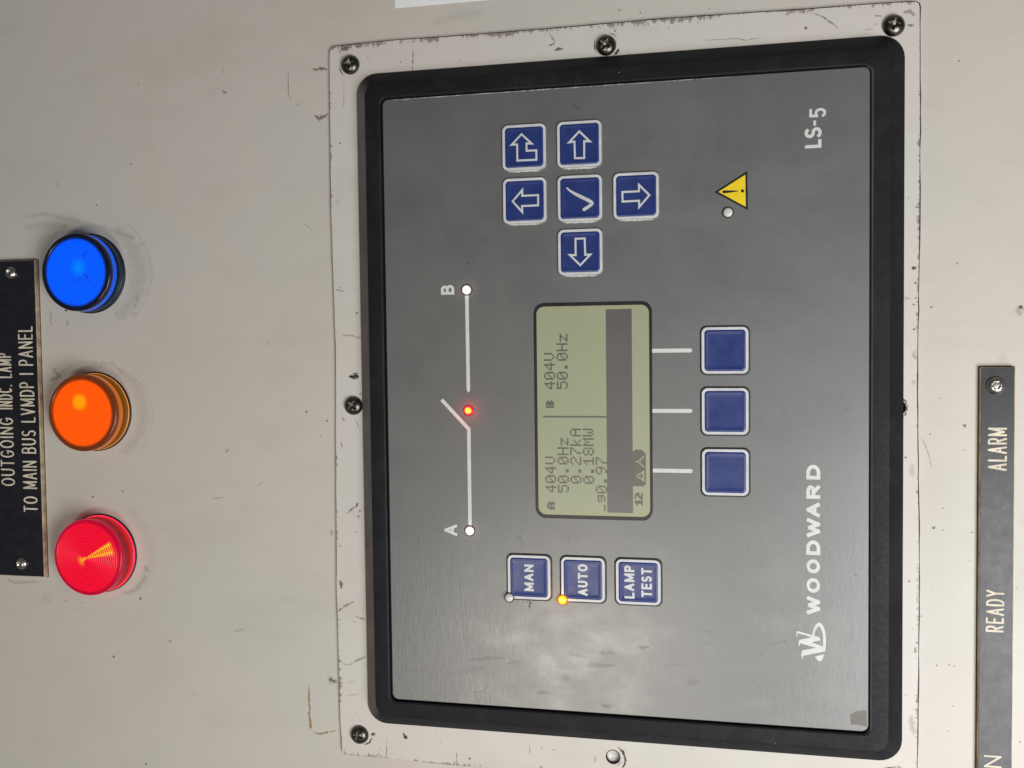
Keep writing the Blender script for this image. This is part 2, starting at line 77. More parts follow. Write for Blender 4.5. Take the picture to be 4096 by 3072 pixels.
MARKS = [('w',[(142.72,140.21),(138.78,140.36),(133.51,140.43),(131.64,140.07),(130.25,138.95)],0.3,'r',0.9),('w',[(142.72,140.21),(142.62,139.52)],0.4,'r',0.9),('w',[(142.47,129.24),(142.03,126.69),(142.33,123.57),(141.68,121.78)],1.2,'s',0.6),('w',[(123.03,128.81),(121.56,126.28),(122.21,124.0),(123.14,122.0)],1.5,'s',0.7),('w',[(129.05,135.13),(127.78,134.99)],0.7,'r',0.8),('w',[(128.27,136.98),(127.68,135.85)],0.5,'r',0.5),('w',[(-123.88,136.55),(-130.27,136.86),(-134.68,136.49),(-138.59,136.87),(-144.11,136.41)],0.8,'y',0.95),('w',[(-138.55,136.29),(-144.37,136.24)],1.3,'y',0.9),('w',[(-145.11,134.96),(-145.77,132.64),(-144.95,129.12),(-143.77,124.44)],1.0,'y',0.6),('w',[(-120.02,127.71),(-121.85,126.3),(-121.38,123.11)],3.0,'s',0.6),('w',[(61.48,136.19),(60.14,136.11)],0.6,'k',0.8),('w',[(77.16,134.98),(75.45,131.86),(72.74,130.48)],0.6,'g',0.3),('w',[(-54.98,124.61),(-57.96,124.5)],2.0,'y',0.35),('w',[(-7.44,125.62),(-8.08,125.46)],0.8,'r',0.9),('w',[(-3.7,135.22),(-4.24,135.18)],0.8,'r',0.7),('w',[(-14.19,128.75),(-14.46,128.64)],0.4,'k',0.8),('w',[(104.69,220.32),(104.23,219.89)],0.45,'k',0.75),('w',[(113.37,225.61),(112.9,225.19)],0.45,'k',0.75),('w',[(136.99,208.95),(136.53,208.53)],0.45,'k',0.75),('w',[(141.69,212.32),(141.23,211.9)],0.45,'k',0.75),('w',[(169.65,271.55),(169.17,271.11)],0.45,'k',0.75),('w',[(135.28,170.59),(134.83,170.19)],0.45,'k',0.75),('w',[(158.07,170.82),(157.62,170.42)],0.45,'k',0.75),('w',[(89.66,235.1),(89.19,234.67)],0.45,'k',0.75),('w',[(102.84,266.12),(102.36,265.69)],0.45,'k',0.75),('w',[(149.91,207.32),(149.44,206.9)],0.45,'k',0.75),('w',[(127.3,203.21),(126.84,202.8)],0.45,'k',0.75),('w',[(97.1,200.8),(96.65,200.38)],0.45,'k',0.75),('w',[(130.24,255.2),(129.77,254.77)],0.45,'k',0.75),('w',[(119.73,181.76),(119.27,181.35)],0.45,'k',0.75),('w',[(108.32,209.21),(107.86,208.79)],0.45,'k',0.75),('w',[(142.34,212.11),(140.97,212.09)],0.7,'s',0.9),('w',[(153.7,170.82),(151.57,170.99)],0.25,'g',0.8),('w',[(145.69,170.91),(143.53,170.67)],0.25,'g',0.8),('w',[(107.54,217.73),(106.35,216.02)],0.7,'g',0.5),('w',[(135.83,171.59),(135.12,168.94)],1.5,'s',0.4),('w',[(101.34,256.04),(97.27,252.95)],2.5,'y',0.12),('w',[(89.41,234.85),(88.96,234.68)],0.45,'k',0.8),('w',[(37.9,251.74),(37.44,251.56)],0.45,'k',0.8),('w',[(26.05,152.74),(25.61,152.57)],0.45,'k',0.8),('w',[(27.63,225.1),(27.18,224.92)],0.45,'k',0.8),('w',[(40.39,226.45),(39.94,226.28)],0.45,'k',0.8),('w',[(76.85,278.01),(76.38,277.83)],0.45,'k',0.8),('w',[(42.56,252.09),(41.71,251.99)],0.9,'k',0.95),('w',[(85.18,272.28),(86.49,262.41),(83.81,251.49),(81.12,240.03),(78.51,229.96),(75.41,221.25),(72.98,215.07)],2.8,'g',0.16),('w',[(80.12,273.79),(81.46,263.9),(80.34,249.03)],3.5,'g',0.14),('w',[(41.89,216.98),(46.33,215.9),(48.54,214.89)],1.6,'g',0.22),('w',[(39.12,218.31),(40.76,216.07)],1.4,'g',0.2),('w',[(38.01,226.99),(39.56,224.2),(41.48,221.66),(43.75,219.42),(46.31,217.52),(49.11,216.01),(52.1,214.9),(55.22,214.23),(58.4,214.0),(61.58,214.23),(64.7,214.9),(67.69,216.01),(70.49,217.52),(73.05,219.42),(75.32,221.66),(77.24,224.2),(78.79,226.99)],9.5,'q',0.2),('w',[(35.87,220.23),(38.02,217.53),(40.49,215.13),(43.25,213.05),(46.24,211.34),(49.42,210.01),(52.74,209.09),(56.15,208.59),(59.6,208.53),(63.03,208.89),(66.38,209.68),(69.61,210.89),(72.67,212.49),(75.5,214.46),(78.06,216.77),(80.31,219.38),(82.22,222.25)],0.9,'g',0.16),('w',[(51.25,208.57),(52.15,208.34),(53.06,208.15),(53.97,207.98),(54.89,207.84),(55.82,207.74),(56.74,207.66),(57.67,207.62),(58.6,207.6),(59.53,207.62),(60.46,207.66),(61.38,207.74),(62.31,207.84),(63.23,207.98),(64.14,208.15),(65.05,208.34),(65.95,208.57)],1.2,'g',0.1),('w',[(-23.69,226.91),(-22.21,224.25),(-20.36,221.82),(-18.2,219.68),(-15.75,217.87),(-13.07,216.42),(-10.22,215.36),(-7.24,214.72),(-4.2,214.5),(-1.16,214.72),(1.82,215.36),(4.67,216.42),(7.35,217.87),(9.8,219.68),(11.96,221.82),(13.81,224.25),(15.29,226.91)],8,'q',0.17),('w',[(-20.91,215.58),(-18.88,214.04),(-16.71,212.71),(-14.41,211.59),(-12.02,210.7),(-9.55,210.06),(-7.03,209.65),(-4.48,209.5),(-1.93,209.6),(0.59,209.95),(3.08,210.54),(5.49,211.37),(7.81,212.44),(10.01,213.73),(12.07,215.22),(13.98,216.92),(15.72,218.79)],0.8,'g',0.12),('w',[(-86.62,220.22),(-84.72,218.21),(-82.6,216.45),(-80.28,214.96),(-77.8,213.75),(-75.19,212.85),(-72.5,212.27),(-69.75,212.01),(-67.0,212.09),(-64.27,212.49),(-61.61,213.22),(-59.05,214.26),(-56.64,215.6),(-54.41,217.22),(-52.39,219.1),(-50.6,221.2),(-49.08,223.5)],7,'q',0.1),('w',[(81.61,248.87),(80.74,250.95),(79.66,252.93),(78.4,254.8),(76.96,256.54),(75.35,258.13),(73.6,259.55),(71.72,260.79),(69.72,261.85),(67.63,262.7),(65.47,263.34),(63.25,263.77),(61.0,263.98),(58.75,263.97),(56.5,263.73),(54.29,263.28),(52.13,262.61)],3,'g',0.1),('w',[(17.67,248.52),(16.73,250.73),(15.55,252.82),(14.16,254.77),(12.56,256.56),(10.77,258.16),(8.82,259.55),(6.73,260.73),(4.52,261.67),(2.23,262.37),(-0.13,262.81),(-2.52,262.99),(-4.92,262.92),(-7.29,262.58),(-9.62,261.98),(-11.86,261.14),(-14.0,260.05)],2.5,'g',0.1),('w',[(15.88,260.38),(11.86,257.26),(9.58,261.92)],2.2,'g',0.35),('w',[(16.57,234.85),(15.72,235.2)],0.8,'k',0.7),('w',[(18.63,246.0),(17.37,229.41),(12.83,223.23)],2.5,'g',0.18),('w',[(42.73,260.73),(37.02,260.28),(34.73,259.71)],1.5,'g',0.25),('w',[(38.02,251.8),(34.6,251.59)],0.8,'s',0.35),('w',[(-43.16,241.19),(-43.73,241.02)],0.8,'s',0.8),('w',[(-40.38,225.68),(-40.83,225.57)],0.9,'s',0.8),('w',[(-42.97,181.49),(-42.28,175.4)],0.5,'g',0.35),('w',[(-20.92,173.33),(-22.02,173.06)],1.8,'g',0.4),('w',[(-37.25,159.67),(-34.71,156.05)],0.5,'g',0.3),('w',[(-74.14,215.85),(-77.49,214.06)],2.5,'s',0.25),('w',[(-88.62,218.19),(-90.33,218.05)],1.0,'s',0.8),('w',[(-77.14,216.57),(-79.94,215.39),(-85.9,221.27),(-87.89,227.7)],2.5,'s',0.2),('w',[(-90.33,243.68),(-90.73,243.56)],0.5,'k',0.75),('w',[(-92.37,257.0),(-92.78,256.88)],0.5,'k',0.75),('w',[(-94.02,245.95),(-94.42,245.83)],0.5,'k',0.75),('w',[(-97.03,262.96),(-97.43,262.85)],0.5,'k',0.75),('w',[(-92.62,248.24),(-93.02,248.13)],0.5,'k',0.75),('w',[(-95.72,251.29),(-96.12,251.17)],0.5,'k',0.75),('w',[(-92.83,284.23),(-93.24,284.11)],0.5,'k',0.75),('w',[(-118.28,225.34),(-118.68,225.23)],0.5,'k',0.75),('w',[(-93.77,171.37),(-94.16,171.26)],0.5,'k',0.75),('w',[(-131.8,192.1),(-132.2,191.99)],0.5,'k',0.75),('w',[(-116.81,232.86),(-117.43,232.69)],0.9,'k',0.95),('w',[(-107.4,205.22),(-108.89,203.2)],1.2,'s',0.45),('w',[(-165.76,217.89),(-166.39,217.08)],1.0,'k',0.6),('w',[(-93.85,270.28),(-89.48,264.15)],6,'s',0.12),('w',[(-102.27,172.13),(-101.18,167.27)],0.8,'g',0.3),('w',[(-83.43,287.99),(-85.01,283.33),(-83.9,270.58)],1.8,'g',0.25),('w',[(156.71,-2.18),(155.93,-2.22)],0.9,'k',0.8),('w',[(154.78,-10.23),(154.39,-10.18)],0.7,'k',0.6),('w',[(154.09,-36.95),(153.6,-37.04)],0.5,'k',0.6),('w',[(156.79,76.44),(159.18,68.38),(159.81,57.77),(160.38,52.51)],5,'s',0.1),('w',[(35.45,-148.79),(35.32,-150.65)],1.1,'k',0.95),('w',[(34.68,-148.03),(33.5,-149.73)],3,'y',0.35),('w',[(52.94,-127.42),(52.0,-127.69)],1.0,'g',0.5),('w',[(36.65,-118.49),(36.17,-118.71)],0.7,'g',0.6),('w',[(17.02,-142.21),(16.07,-145.2)],4,'y',0.12),('w',[(-11.91,-114.18),(-14.26,-115.87),(-18.5,-117.66),(-24.16,-119.01)],0.35,'g',0.5),('w',[(-8.26,-130.22),(-8.49,-130.75)],1.2,'s',0.8),('w',[(2.36,-121.69),(1.94,-121.78)],0.5,'k',0.6),('w',[(2.03,-121.96),(1.61,-122.05)],0.5,'k',0.6),('w',[(1.09,-119.33),(0.67,-119.42)],0.5,'k',0.6),('w',[(-11.31,-118.24),(-11.73,-118.33)],0.5,'k',0.6),('w',[(-17.4,-130.46),(-17.83,-130.54)],0.5,'k',0.6),('w',[(-39.61,-123.15),(-40.03,-123.24)],0.5,'k',0.6),('w',[(-48.0,-122.93),(-48.43,-123.02)],0.5,'k',0.6),('w',[(-48.51,-133.18),(-48.93,-133.27)],0.5,'k',0.6),('w',[(-59.11,-132.63),(-59.53,-132.72)],0.5,'k',0.6),('w',[(-47.14,-119.88),(-47.76,-120.01)],1.1,'s',0.6),('w',[(-81.19,-115.6),(-81.61,-115.74)],0.6,'k',0.5),('w',[(-100.01,-121.17),(-100.43,-121.3)],0.6,'k',0.5),('w',[(-99.5,-125.59),(-99.93,-125.73)],0.6,'k',0.5),('w',[(-99.88,-127.36),(-100.3,-127.49)],0.6,'k',0.5),('w',[(-102.47,-124.19),(-102.89,-124.33)],0.6,'k',0.5),('w',[(-115.26,-126.92),(-115.68,-127.05)],0.6,'k',0.5),('w',[(-125.16,-125.07),(-125.59,-125.21)],0.6,'k',0.5),('w',[(-108.53,-132.12),(-108.96,-132.25)],0.6,'k',0.5),('w',[(-68.89,-149.09),(-69.31,-149.22)],0.6,'k',0.5),('w',[(-93.72,-149.85),(-94.14,-149.98)],0.6,'k',0.5),('w',[(-127.41,-150.55),(-127.83,-150.69)],0.6,'k',0.5),('w',[(127.31,-127.67),(127.04,-127.72)],0.5,'k',0.8),('w',[(82.5,-129.97),(82.26,-130.05)],0.4,'k',0.8),('w',[(87.04,-144.78),(86.81,-144.82)],0.5,'k',0.7),('p',[(146.52,84.06),(145.97,83.58),(142.67,83.74),(137.84,83.93)],0.35,'r',0.9),('p',[(138.69,114.31),(133.5,114.36),(124.7,114.65)],0.18,'r',0.7),('p',[(141.94,116.31),(140.09,115.79),(138.71,114.59)],0.55,'r',0.95),('p',[(139.34,58.72),(138.05,58.21)],0.5,'r',0.8),('p',[(139.03,57.83),(138.36,57.68)],0.4,'k',0.7),('p',[(146.26,57.15),(145.26,57.16)],0.3,'r',0.6),('p',[(142.3,89.17),(141.78,89.02)],0.6,'r',0.6),('p',[(140.92,63.18),(140.56,63.08)],0.6,'r',0.6),('p',[(140.37,87.19),(139.35,87.16)],0.3,'r',0.5),('p',[(150.66,115.18),(149.35,114.93),(149.61,111.58)],2.0,'s',0.7),('p',[(148.12,105.51),(147.24,105.42)],0.5,'r',0.8),('p',[(145.67,103.63),(144.73,103.48)],0.6,'r',0.6),('p',[(149.92,108.8),(149.53,107.14)],1.2,'s',0.5),('p',[(110.33,116.57),(109.91,116.47)],0.6,'r',0.8),('p',[(141.72,24.52),(142.4,22.49),(142.46,19.96)],1.1,'s',0.85),('p',[(143.9,27.29),(144.53,24.49),(145.72,23.97),(149.1,26.22)],0.7,'s',0.4),('p',[(143.67,26.28),(144.98,23.98)],0.6,'s',0.5),('p',[(141.07,-1.73),(139.4,-1.23),(137.81,0.27)],1.0,'r',0.9),('p',[(145.45,7.8),(142.54,8.02),(139.54,7.2)],0.5,'r',0.6),('p',[(147.04,1.92),(146.3,-0.05),(145.28,-0.78)],0.6,'r',0.8),('p',[(148.68,-0.81),(147.17,-0.15)],0.6,'r',0.5),('p',[(148.81,3.89),(147.45,3.41)],0.5,'r',0.6),('p',[(141.43,-34.89),(141.2,-47.16),(140.22,-50.67),(140.92,-56.95)],0.4,'s',0.45),('p',[(148.22,-21.67),(146.58,-21.13)],0.4,'r',0.6),('p',[(149.76,-5.39),(148.83,-4.99)],0.9,'r',0.6),('p',[(138.82,-5.8),(138.33,-5.89)],0.5,'r',0.8),('p',[(149.72,-32.64),(147.82,-32.64)],0.5,'r',0.6),('p',[(147.15,-16.93),(146.67,-16.97)],0.4,'k',0.6),('p',[(148.8,-75.42),(146.61,-79.49),(142.99,-84.0),(141.52,-84.99)],0.55,'s',0.55),('p',[(143.05,-71.56),(142.98,-73.61)],0.8,'s',0.8),('p',[(143.33,-72.79),(142.69,-73.15)],1.0,'r',0.7),('p',[(145.55,-98.03),(145.44,-100.45)],0.8,'s',0.6),('p',[(140.79,-94.28),(140.77,-97.38)],0.8,'s',0.4),('p',[(141.2,-109.24),(141.03,-112.5)],0.7,'s',0.6),('p',[(146.09,-108.13),(146.35,-110.52),(144.38,-112.27)],1.8,'s',0.4),('p',[(143.26,-97.9),(141.37,-98.48)],0.5,'s',0.4),('p',[(145.06,-81.3),(143.6,-82.2)],0.8,'s',0.3),('p',[(137.46,-83.56),(139.19,-96.94)],1.5,'g',0.15),('p',[(10.74,114.66),(11.26,112.67),(11.67,109.57)],1.9,'k',1.0),('p',[(10.63,114.38),(11.36,109.86)],1.3,'k',1.0),('p',[(49.47,117.65),(48.67,117.56)],0.9,'s',0.8),('p',[(48.46,119.82),(47.61,117.58),(47.82,115.04)],0.7,'s',0.45),('p',[(38.6,110.67),(37.97,110.57)],0.8,'s',0.8),('p',[(28.82,117.4),(28.76,112.89),(27.66,110.1),(28.43,108.4)],0.7,'s',0.35),('p',[(74.35,120.7),(72.73,119.6)],0.4,'r',0.4),('p',[(85.85,119.05),(85.25,117.37)],2,'y',0.2),('p',[(-43.06,112.05),(-44.41,112.36),(-45.53,114.37),(-47.73,116.4)],1.0,'s',0.55),('p',[(-43.33,112.17),(-44.12,111.51)],1.4,'s',0.6),('p',[(-48.41,111.31),(-48.84,111.6)],1.2,'r',0.7),('p',[(-46.36,110.82),(-46.78,110.66)],0.9,'r',0.6),('p',[(-6.72,112.47),(-8.84,111.1),(-11.5,110.3)],0.35,'s',0.55),('p',[(-6.21,118.12),(-8.07,116.74)],0.8,'s',0.6),('p',[(-16.91,118.9),(-19.58,117.93)],0.5,'s',0.5),('p',[(-54.89,112.68),(-55.96,112.59)],0.7,'r',0.6),('p',[(-61.6,120.28),(-62.13,119.95)],0.8,'y',0.6),('p',[(-67.46,117.94),(-68.54,117.79)],0.4,'s',0.6),('p',[(3.13,110.3),(4.72,108.58)],0.8,'g',0.5),('p',[(0.73,115.82),(-1.4,116.15),(-3.53,115.68)],0.35,'k',0.7),('p',[(-90.5,121.56),(-88.19,118.65),(-85.82,114.32)],1.1,'s',0.55),('p',[(-91.76,113.87),(-93.02,111.9),(-93.15,109.07)],0.7,'s',0.5),('p',[(-76.89,120.71),(-79.02,119.89),(-80.37,119.63)],1.6,'r',0.6),('p',[(-94.57,115.92),(-94.98,113.08)],0.8,'s',0.3),('p',[(-113.34,120.6),(-113.55,116.87),(-111.86,113.98),(-109.4,109.1)],0.9,'g',0.3),('p',[(-111.89,114.55),(-109.67,109.1)],1.2,'g',0.3),('p',[(-127.44,118.87),(-125.89,111.98)],0.8,'g',0.25),('p',[(-133.65,113.73),(-135.63,114.74)],0.7,'s',0.55),('p',[(-121.4,118.46),(-120.82,113.59)],0.7,'g',0.2),('p',[(-142.98,106.9),(-144.05,106.64)],1.4,'r',0.95),('p',[(-144.89,106.94),(-146.89,108.11),(-148.46,110.71)],0.8,'r',0.85),('p',[(-141.95,93.07),(-143.49,91.97),(-144.21,90.76)],0.9,'r',0.9),('p',[(-144.34,92.55),(-142.62,91.29)],0.9,'r',0.8),('p',[(-145.22,100.43),(-153.13,100.69)],0.35,'s',0.6),('p',[(-148.7,103.21),(-151.46,103.66)],0.5,'y',0.5),('p',[(-148.46,69.21),(-154.09,69.19)],0.35,'s',0.6),('p',[(-150.16,63.68),(-150.95,63.52)],1.0,'s',0.8),('p',[(-141.09,78.05),(-141.46,77.89)],0.4,'k',0.7),('p',[(-139.5,81.89),(-140.02,81.73)],0.5,'r',0.6),('p',[(-140.72,0.7),(-142.62,-1.32),(-145.12,-2.32),(-147.72,-2.04),(-149.1,-1.02)],0.85,'r',0.9),('p',[(-141.48,37.51),(-147.0,37.47)],0.3,'s',0.6),('p',[(-143.6,27.65),(-144.27,27.55)],0.8,'k',0.6),('p',[(-145.09,10.19),(-147.67,10.06)],0.35,'s',0.6),('p',[(-143.94,-17.01),(-145.47,-17.05)],0.35,'s',0.6),('p',[(-143.19,32.52),(-143.71,32.37)],0.6,'s',0.6),('p',[(-148.47,0.76),(-146.3,-0.53)],0.4,'r',0.6),('p',[(37.3,-111.2),(37.4,-113.18)],1.3,'s',0.8),('p',[(51.4,-112.46),(50.48,-112.24)],1.3,'r',0.6),('p',[(50.96,-111.58),(50.72,-111.8)],0.9,'r',0.5),('p',[(45.43,-112.79),(45.24,-112.79)],0.8,'r',0.8),('p',[(39.84,-112.82),(39.6,-112.86)],0.8,'r',0.8),('p',[(60.27,-111.32),(60.13,-111.41)],0.7,'r',0.8),('p',[(65.19,-110.2),(65.76,-111.3)],0.6,'g',0.5),('p',[(39.84,-108.32),(39.55,-110.97)],1.0,'g',0.3),('p',[(77.27,-109.93),(77.02,-110.37)],0.7,'s',0.7),('p',[(27.98,-112.21),(27.84,-112.34)],0.8,'r',0.7),('p',[(9.32,-111.98),(6.97,-112.65)],2.0,'s',0.25),('p',[(20.58,-112.15),(16.36,-112.61)],1.5,'s',0.3),('p',[(1.88,-107.94),(0.7,-109.45),(-1.89,-109.81),(-4.25,-109.16),(-5.44,-108.28)],1.0,'r',0.8),('p',[(-11.81,-108.74),(-12.75,-109.41)],0.7,'s',0.6),('p',[(-20.09,-109.22),(-20.8,-109.67)],0.8,'s',0.6),('p',[(-22.19,-111.67),(-28.34,-112.14)],2.0,'s',0.18),('p',[(-67.52,-110.52),(-67.97,-111.19)],1.0,'r',0.6),('p',[(-92.8,-113.08),(-95.66,-113.32)],1.2,'r',0.5),('p',[(-119.39,-111.63),(-127.51,-113.01)],2.2,'s',0.25),('p',[(-111.81,-109.36),(-112.23,-110.26)],0.8,'g',0.4),('p',[(-140.19,-104.96),(-140.47,-108.57)],1.2,'s',0.5),('o',[(-80.58,35.42),(-83.94,35.98)],1.1,'d',0.434),('o',[(-80.83,37.5),(-80.93,35.16)],0.8,'d',0.31),('o',[(-118.28,33.52),(-118.17,27.83)],1.6,'d',0.217),('o',[(-111.66,22.36),(-111.78,20.32)],3.6,'d',0.1984),('o',[(-122.14,6.96),(-122.07,2.18)],2.2,'d',0.248),('o',[(-97.45,-7.72),(-97.06,-12.91)],1.5,'d',0.248),('o',[(-101.55,20.22),(-102.63,12.35)],1.8,'d',0.155),('o',[(-100.82,7.28),(-99.94,0.75)],2.0,'d',0.217),('o',[(-105.69,12.37),(-105.22,0.29)],1.8,'d',0.155),('o',[(-110.87,-26.28),(-109.44,-33.06)],2.8,'d',0.1364),('o',[(-94.62,14.55),(-93.81,13.78),(-94.27,12.78),(-95.53,12.69),(-96.09,13.55),(-95.62,14.41),(-94.62,14.55)],0.5,'d',0.279),('o',[(-89.11,16.28),(-89.56,15.01),(-90.33,15.27)],0.5,'d',0.186),('o',[(-93.78,-33.61),(-93.85,-36.97)],1.2,'d',0.124),('o',[(-88.63,-32.67),(-89.84,-37.94)],2.0,'d',0.093),('o',[(-103.91,-17.54),(-103.33,-27.29)],1.0,'d',0.093),('o',[(-103.89,-13.61),(-104.9,-13.6)],0.6,'d',0.248),('o',[(-53.89,19.34),(-55.4,19.0)],0.5,'k',0.7),('o',[(57.31,60.26),(57.53,59.05)],0.6,'k',0.6),('o',[(119.23,15.78),(117.71,14.8),(116.35,12.58)],1.6,'d',0.217),('o',[(111.43,-4.66),(111.03,-4.8)],0.6,'d',0.372),('o',[(-1.34,-86.58),(-2.28,-88.15)],1.6,'d',0.217),('o',[(-3.31,-64.46),(-3.45,-64.55)],1.0,'d',0.248),('o',[(-91.86,-64.48),(-92.09,-64.76)],1.3,'d',0.341),('o',[(-93.49,-57.01),(-92.13,-64.01)],0.7,'d',0.124),('o',[(-53.24,39.55),(-56.28,38.81)],1.0,'d',0.186),('o',[(-106.59,62.91),(-104.6,46.45)],1.8,'d',0.155),('o',[(-120.31,60.43),(-119.21,55.63),(-115.68,53.46)],1.2,'d',0.186),('o',[(-107.22,47.01),(-105.7,38.62)],1.5,'d',0.124),('o',[(-122.46,89.2),(-121.94,65.28)],2.5,'v',0.12),('o',[(-111.86,89.56),(-112.36,80.27)],2.2,'d',0.093),('o',[(-112.82,70.52),(-109.22,54.43)],3,'d',0.0744),('o',[(-64.64,-90.51),(-65.2,-90.87)],0.9,'d',0.186),('o',[(-81.62,-65.18),(-82.19,-65.55)],0.9,'d',0.186),('o',[(-97.24,-55.6),(-97.81,-55.97)],0.9,'d',0.186),('o',[(-76.01,-81.94),(-76.57,-82.3)],0.9,'d',0.186),('o',[(-110.03,-54.87),(-110.6,-55.24)],0.9,'d',0.186),('o',[(-102.91,-75.1),(-103.47,-75.47)],0.9,'d',0.186),('o',[(-114.07,-60.73),(-114.63,-61.1)],0.9,'d',0.186),('o',[(-107.49,-86.98),(-108.05,-87.34)],0.9,'d',0.186),('o',[(-116.71,-79.24),(-117.27,-79.6)],0.9,'d',0.186),('o',[(-103.07,-64.47),(-103.64,-64.84)],0.9,'d',0.186),('o',[(-44.06,-55.69),(-44.44,-56.16)],0.9,'d',0.155),('o',[(-58.06,-57.53),(-58.43,-58.0)],0.9,'d',0.155),('o',[(-50.07,-81.0),(-50.44,-81.46)],0.9,'d',0.155),('o',[(-64.52,-90.96),(-64.88,-91.41)],0.9,'d',0.155),('o',[(-54.88,-80.1),(-55.25,-80.55)],0.9,'d',0.155),('o',[(-62.48,-56.13),(-62.85,-56.59)],0.9,'d',0.155),('o',[(-40.54,-80.54),(-40.91,-80.99)],0.9,'d',0.155),('o',[(-50.63,-62.66),(-51.0,-63.12)],0.9,'d',0.155),('o',[(125.3,92.5),(125.35,60),(125.35,20),(125.3,-45)],0.32,'w',0.75),('o',[(125.0,88),(124.9,84)],0.3,'w',0.4)]

# ------------------------------------------------------------------ materials
def srgb(r, g, b):
    f = lambda c: (c/255/12.92) if c/255 <= 0.04045 else ((c/255+0.055)/1.055)**2.4
    return (f(r), f(g), f(b), 1.0)
class NT:
    def __init__(s, name):
        s.m = bpy.data.materials.new(name); s.m.use_nodes = True
        s.t = s.m.node_tree; s.b = s.t.nodes['Principled BSDF']
        s.out = s.t.nodes['Material Output']
    def n(s, typ, **kw):
        x = s.t.nodes.new(typ)
        for k, v in kw.items():
            if k in ('op',): x.operation = v
            elif hasattr(x, k) and k not in x.inputs: setattr(x, k, v)
            else: x.inputs[k].default_value = v
        return x
    def l(s, a, b): s.t.links.new(a, b)
    def val(s, x, sock):
        if isinstance(x, (int, float)): sock.default_value = x
        else: s.l(x, sock)
    def math(s, op, a, b=0.0, c=0.0, clamp=False):
        x = s.t.nodes.new('ShaderNodeMath'); x.operation = op; x.use_clamp = clamp
        s.val(a, x.inputs[0]); s.val(b, x.inputs[1]); s.val(c, x.inputs[2]); return x.outputs[0]
    def ss(s, x, a, b):   # smoothstep a..b -> 0..1
        r = s.t.nodes.new('ShaderNodeMapRange'); r.interpolation_type = 'SMOOTHSTEP'
        s.l(x, r.inputs['Value']); r.inputs['From Min'].default_value = a; r.inputs['From Max'].default_value = b
        return r.outputs['Result']
    def mr(s, x, a, b, c, d):
        r = s.t.nodes.new('ShaderNodeMapRange')
        s.l(x, r.inputs['Value']); r.inputs['From Min'].default_value = a; r.inputs['From Max'].default_value = b
        r.inputs['To Min'].default_value = c; r.inputs['To Max'].default_value = d
        return r.outputs['Result']
    def mix(s, fac, a, b, blend='MIX'):
        x = s.t.nodes.new('ShaderNodeMix'); x.data_type = 'RGBA'; x.blend_type = blend
        s.val(fac, x.inputs[0])
        for i, v in ((6, a), (7, b)):
            if isinstance(v, tuple): x.inputs[i].default_value = v
            else: s.l(v, x.inputs[i])
        return x.outputs[2]
    def coord(s, scale=(1, 1, 1), kind='Object', loc=(0, 0, 0), rot=(0, 0, 0)):
        tc = s.t.nodes.new('ShaderNodeTexCoord'); mp = s.t.nodes.new('ShaderNodeMapping')
        s.l(tc.outputs[kind], mp.inputs['Vector']); mp.inputs['Scale'].default_value = scale
        mp.inputs['Location'].default_value = loc; mp.inputs['Rotation'].default_value = rot
        return mp.outputs['Vector']
    def noise(s, scale, detail=4.0, rough=0.55, stretch=(1, 1, 1), loc=(0, 0, 0), rot=(0, 0, 0), dist=0.0):
        x = s.t.nodes.new('ShaderNodeTexNoise'); s.l(s.coord(stretch, loc=loc, rot=rot), x.inputs['Vector'])
        x.inputs['Scale'].default_value = scale; x.inputs['Detail'].default_value = detail
        x.inputs['Roughness'].default_value = rough; x.inputs['Distortion'].default_value = dist
        return x.outputs['Fac']
    def bump(s, h, strength, dist=0.0005):
        x = s.t.nodes.new('ShaderNodeBump'); s.l(h, x.inputs['Height'])
        x.inputs['Strength'].default_value = strength; x.inputs['Distance'].default_value = dist
        s.l(x.outputs['Normal'], s.b.inputs['Normal']); return x
    def set(s, **kw):
        for k, v in kw.items():
            k = k.replace('_', ' ')
            if isinstance(v, (int, float, tuple)): s.b.inputs[k].default_value = v
            else: s.l(v, s.b.inputs[k])

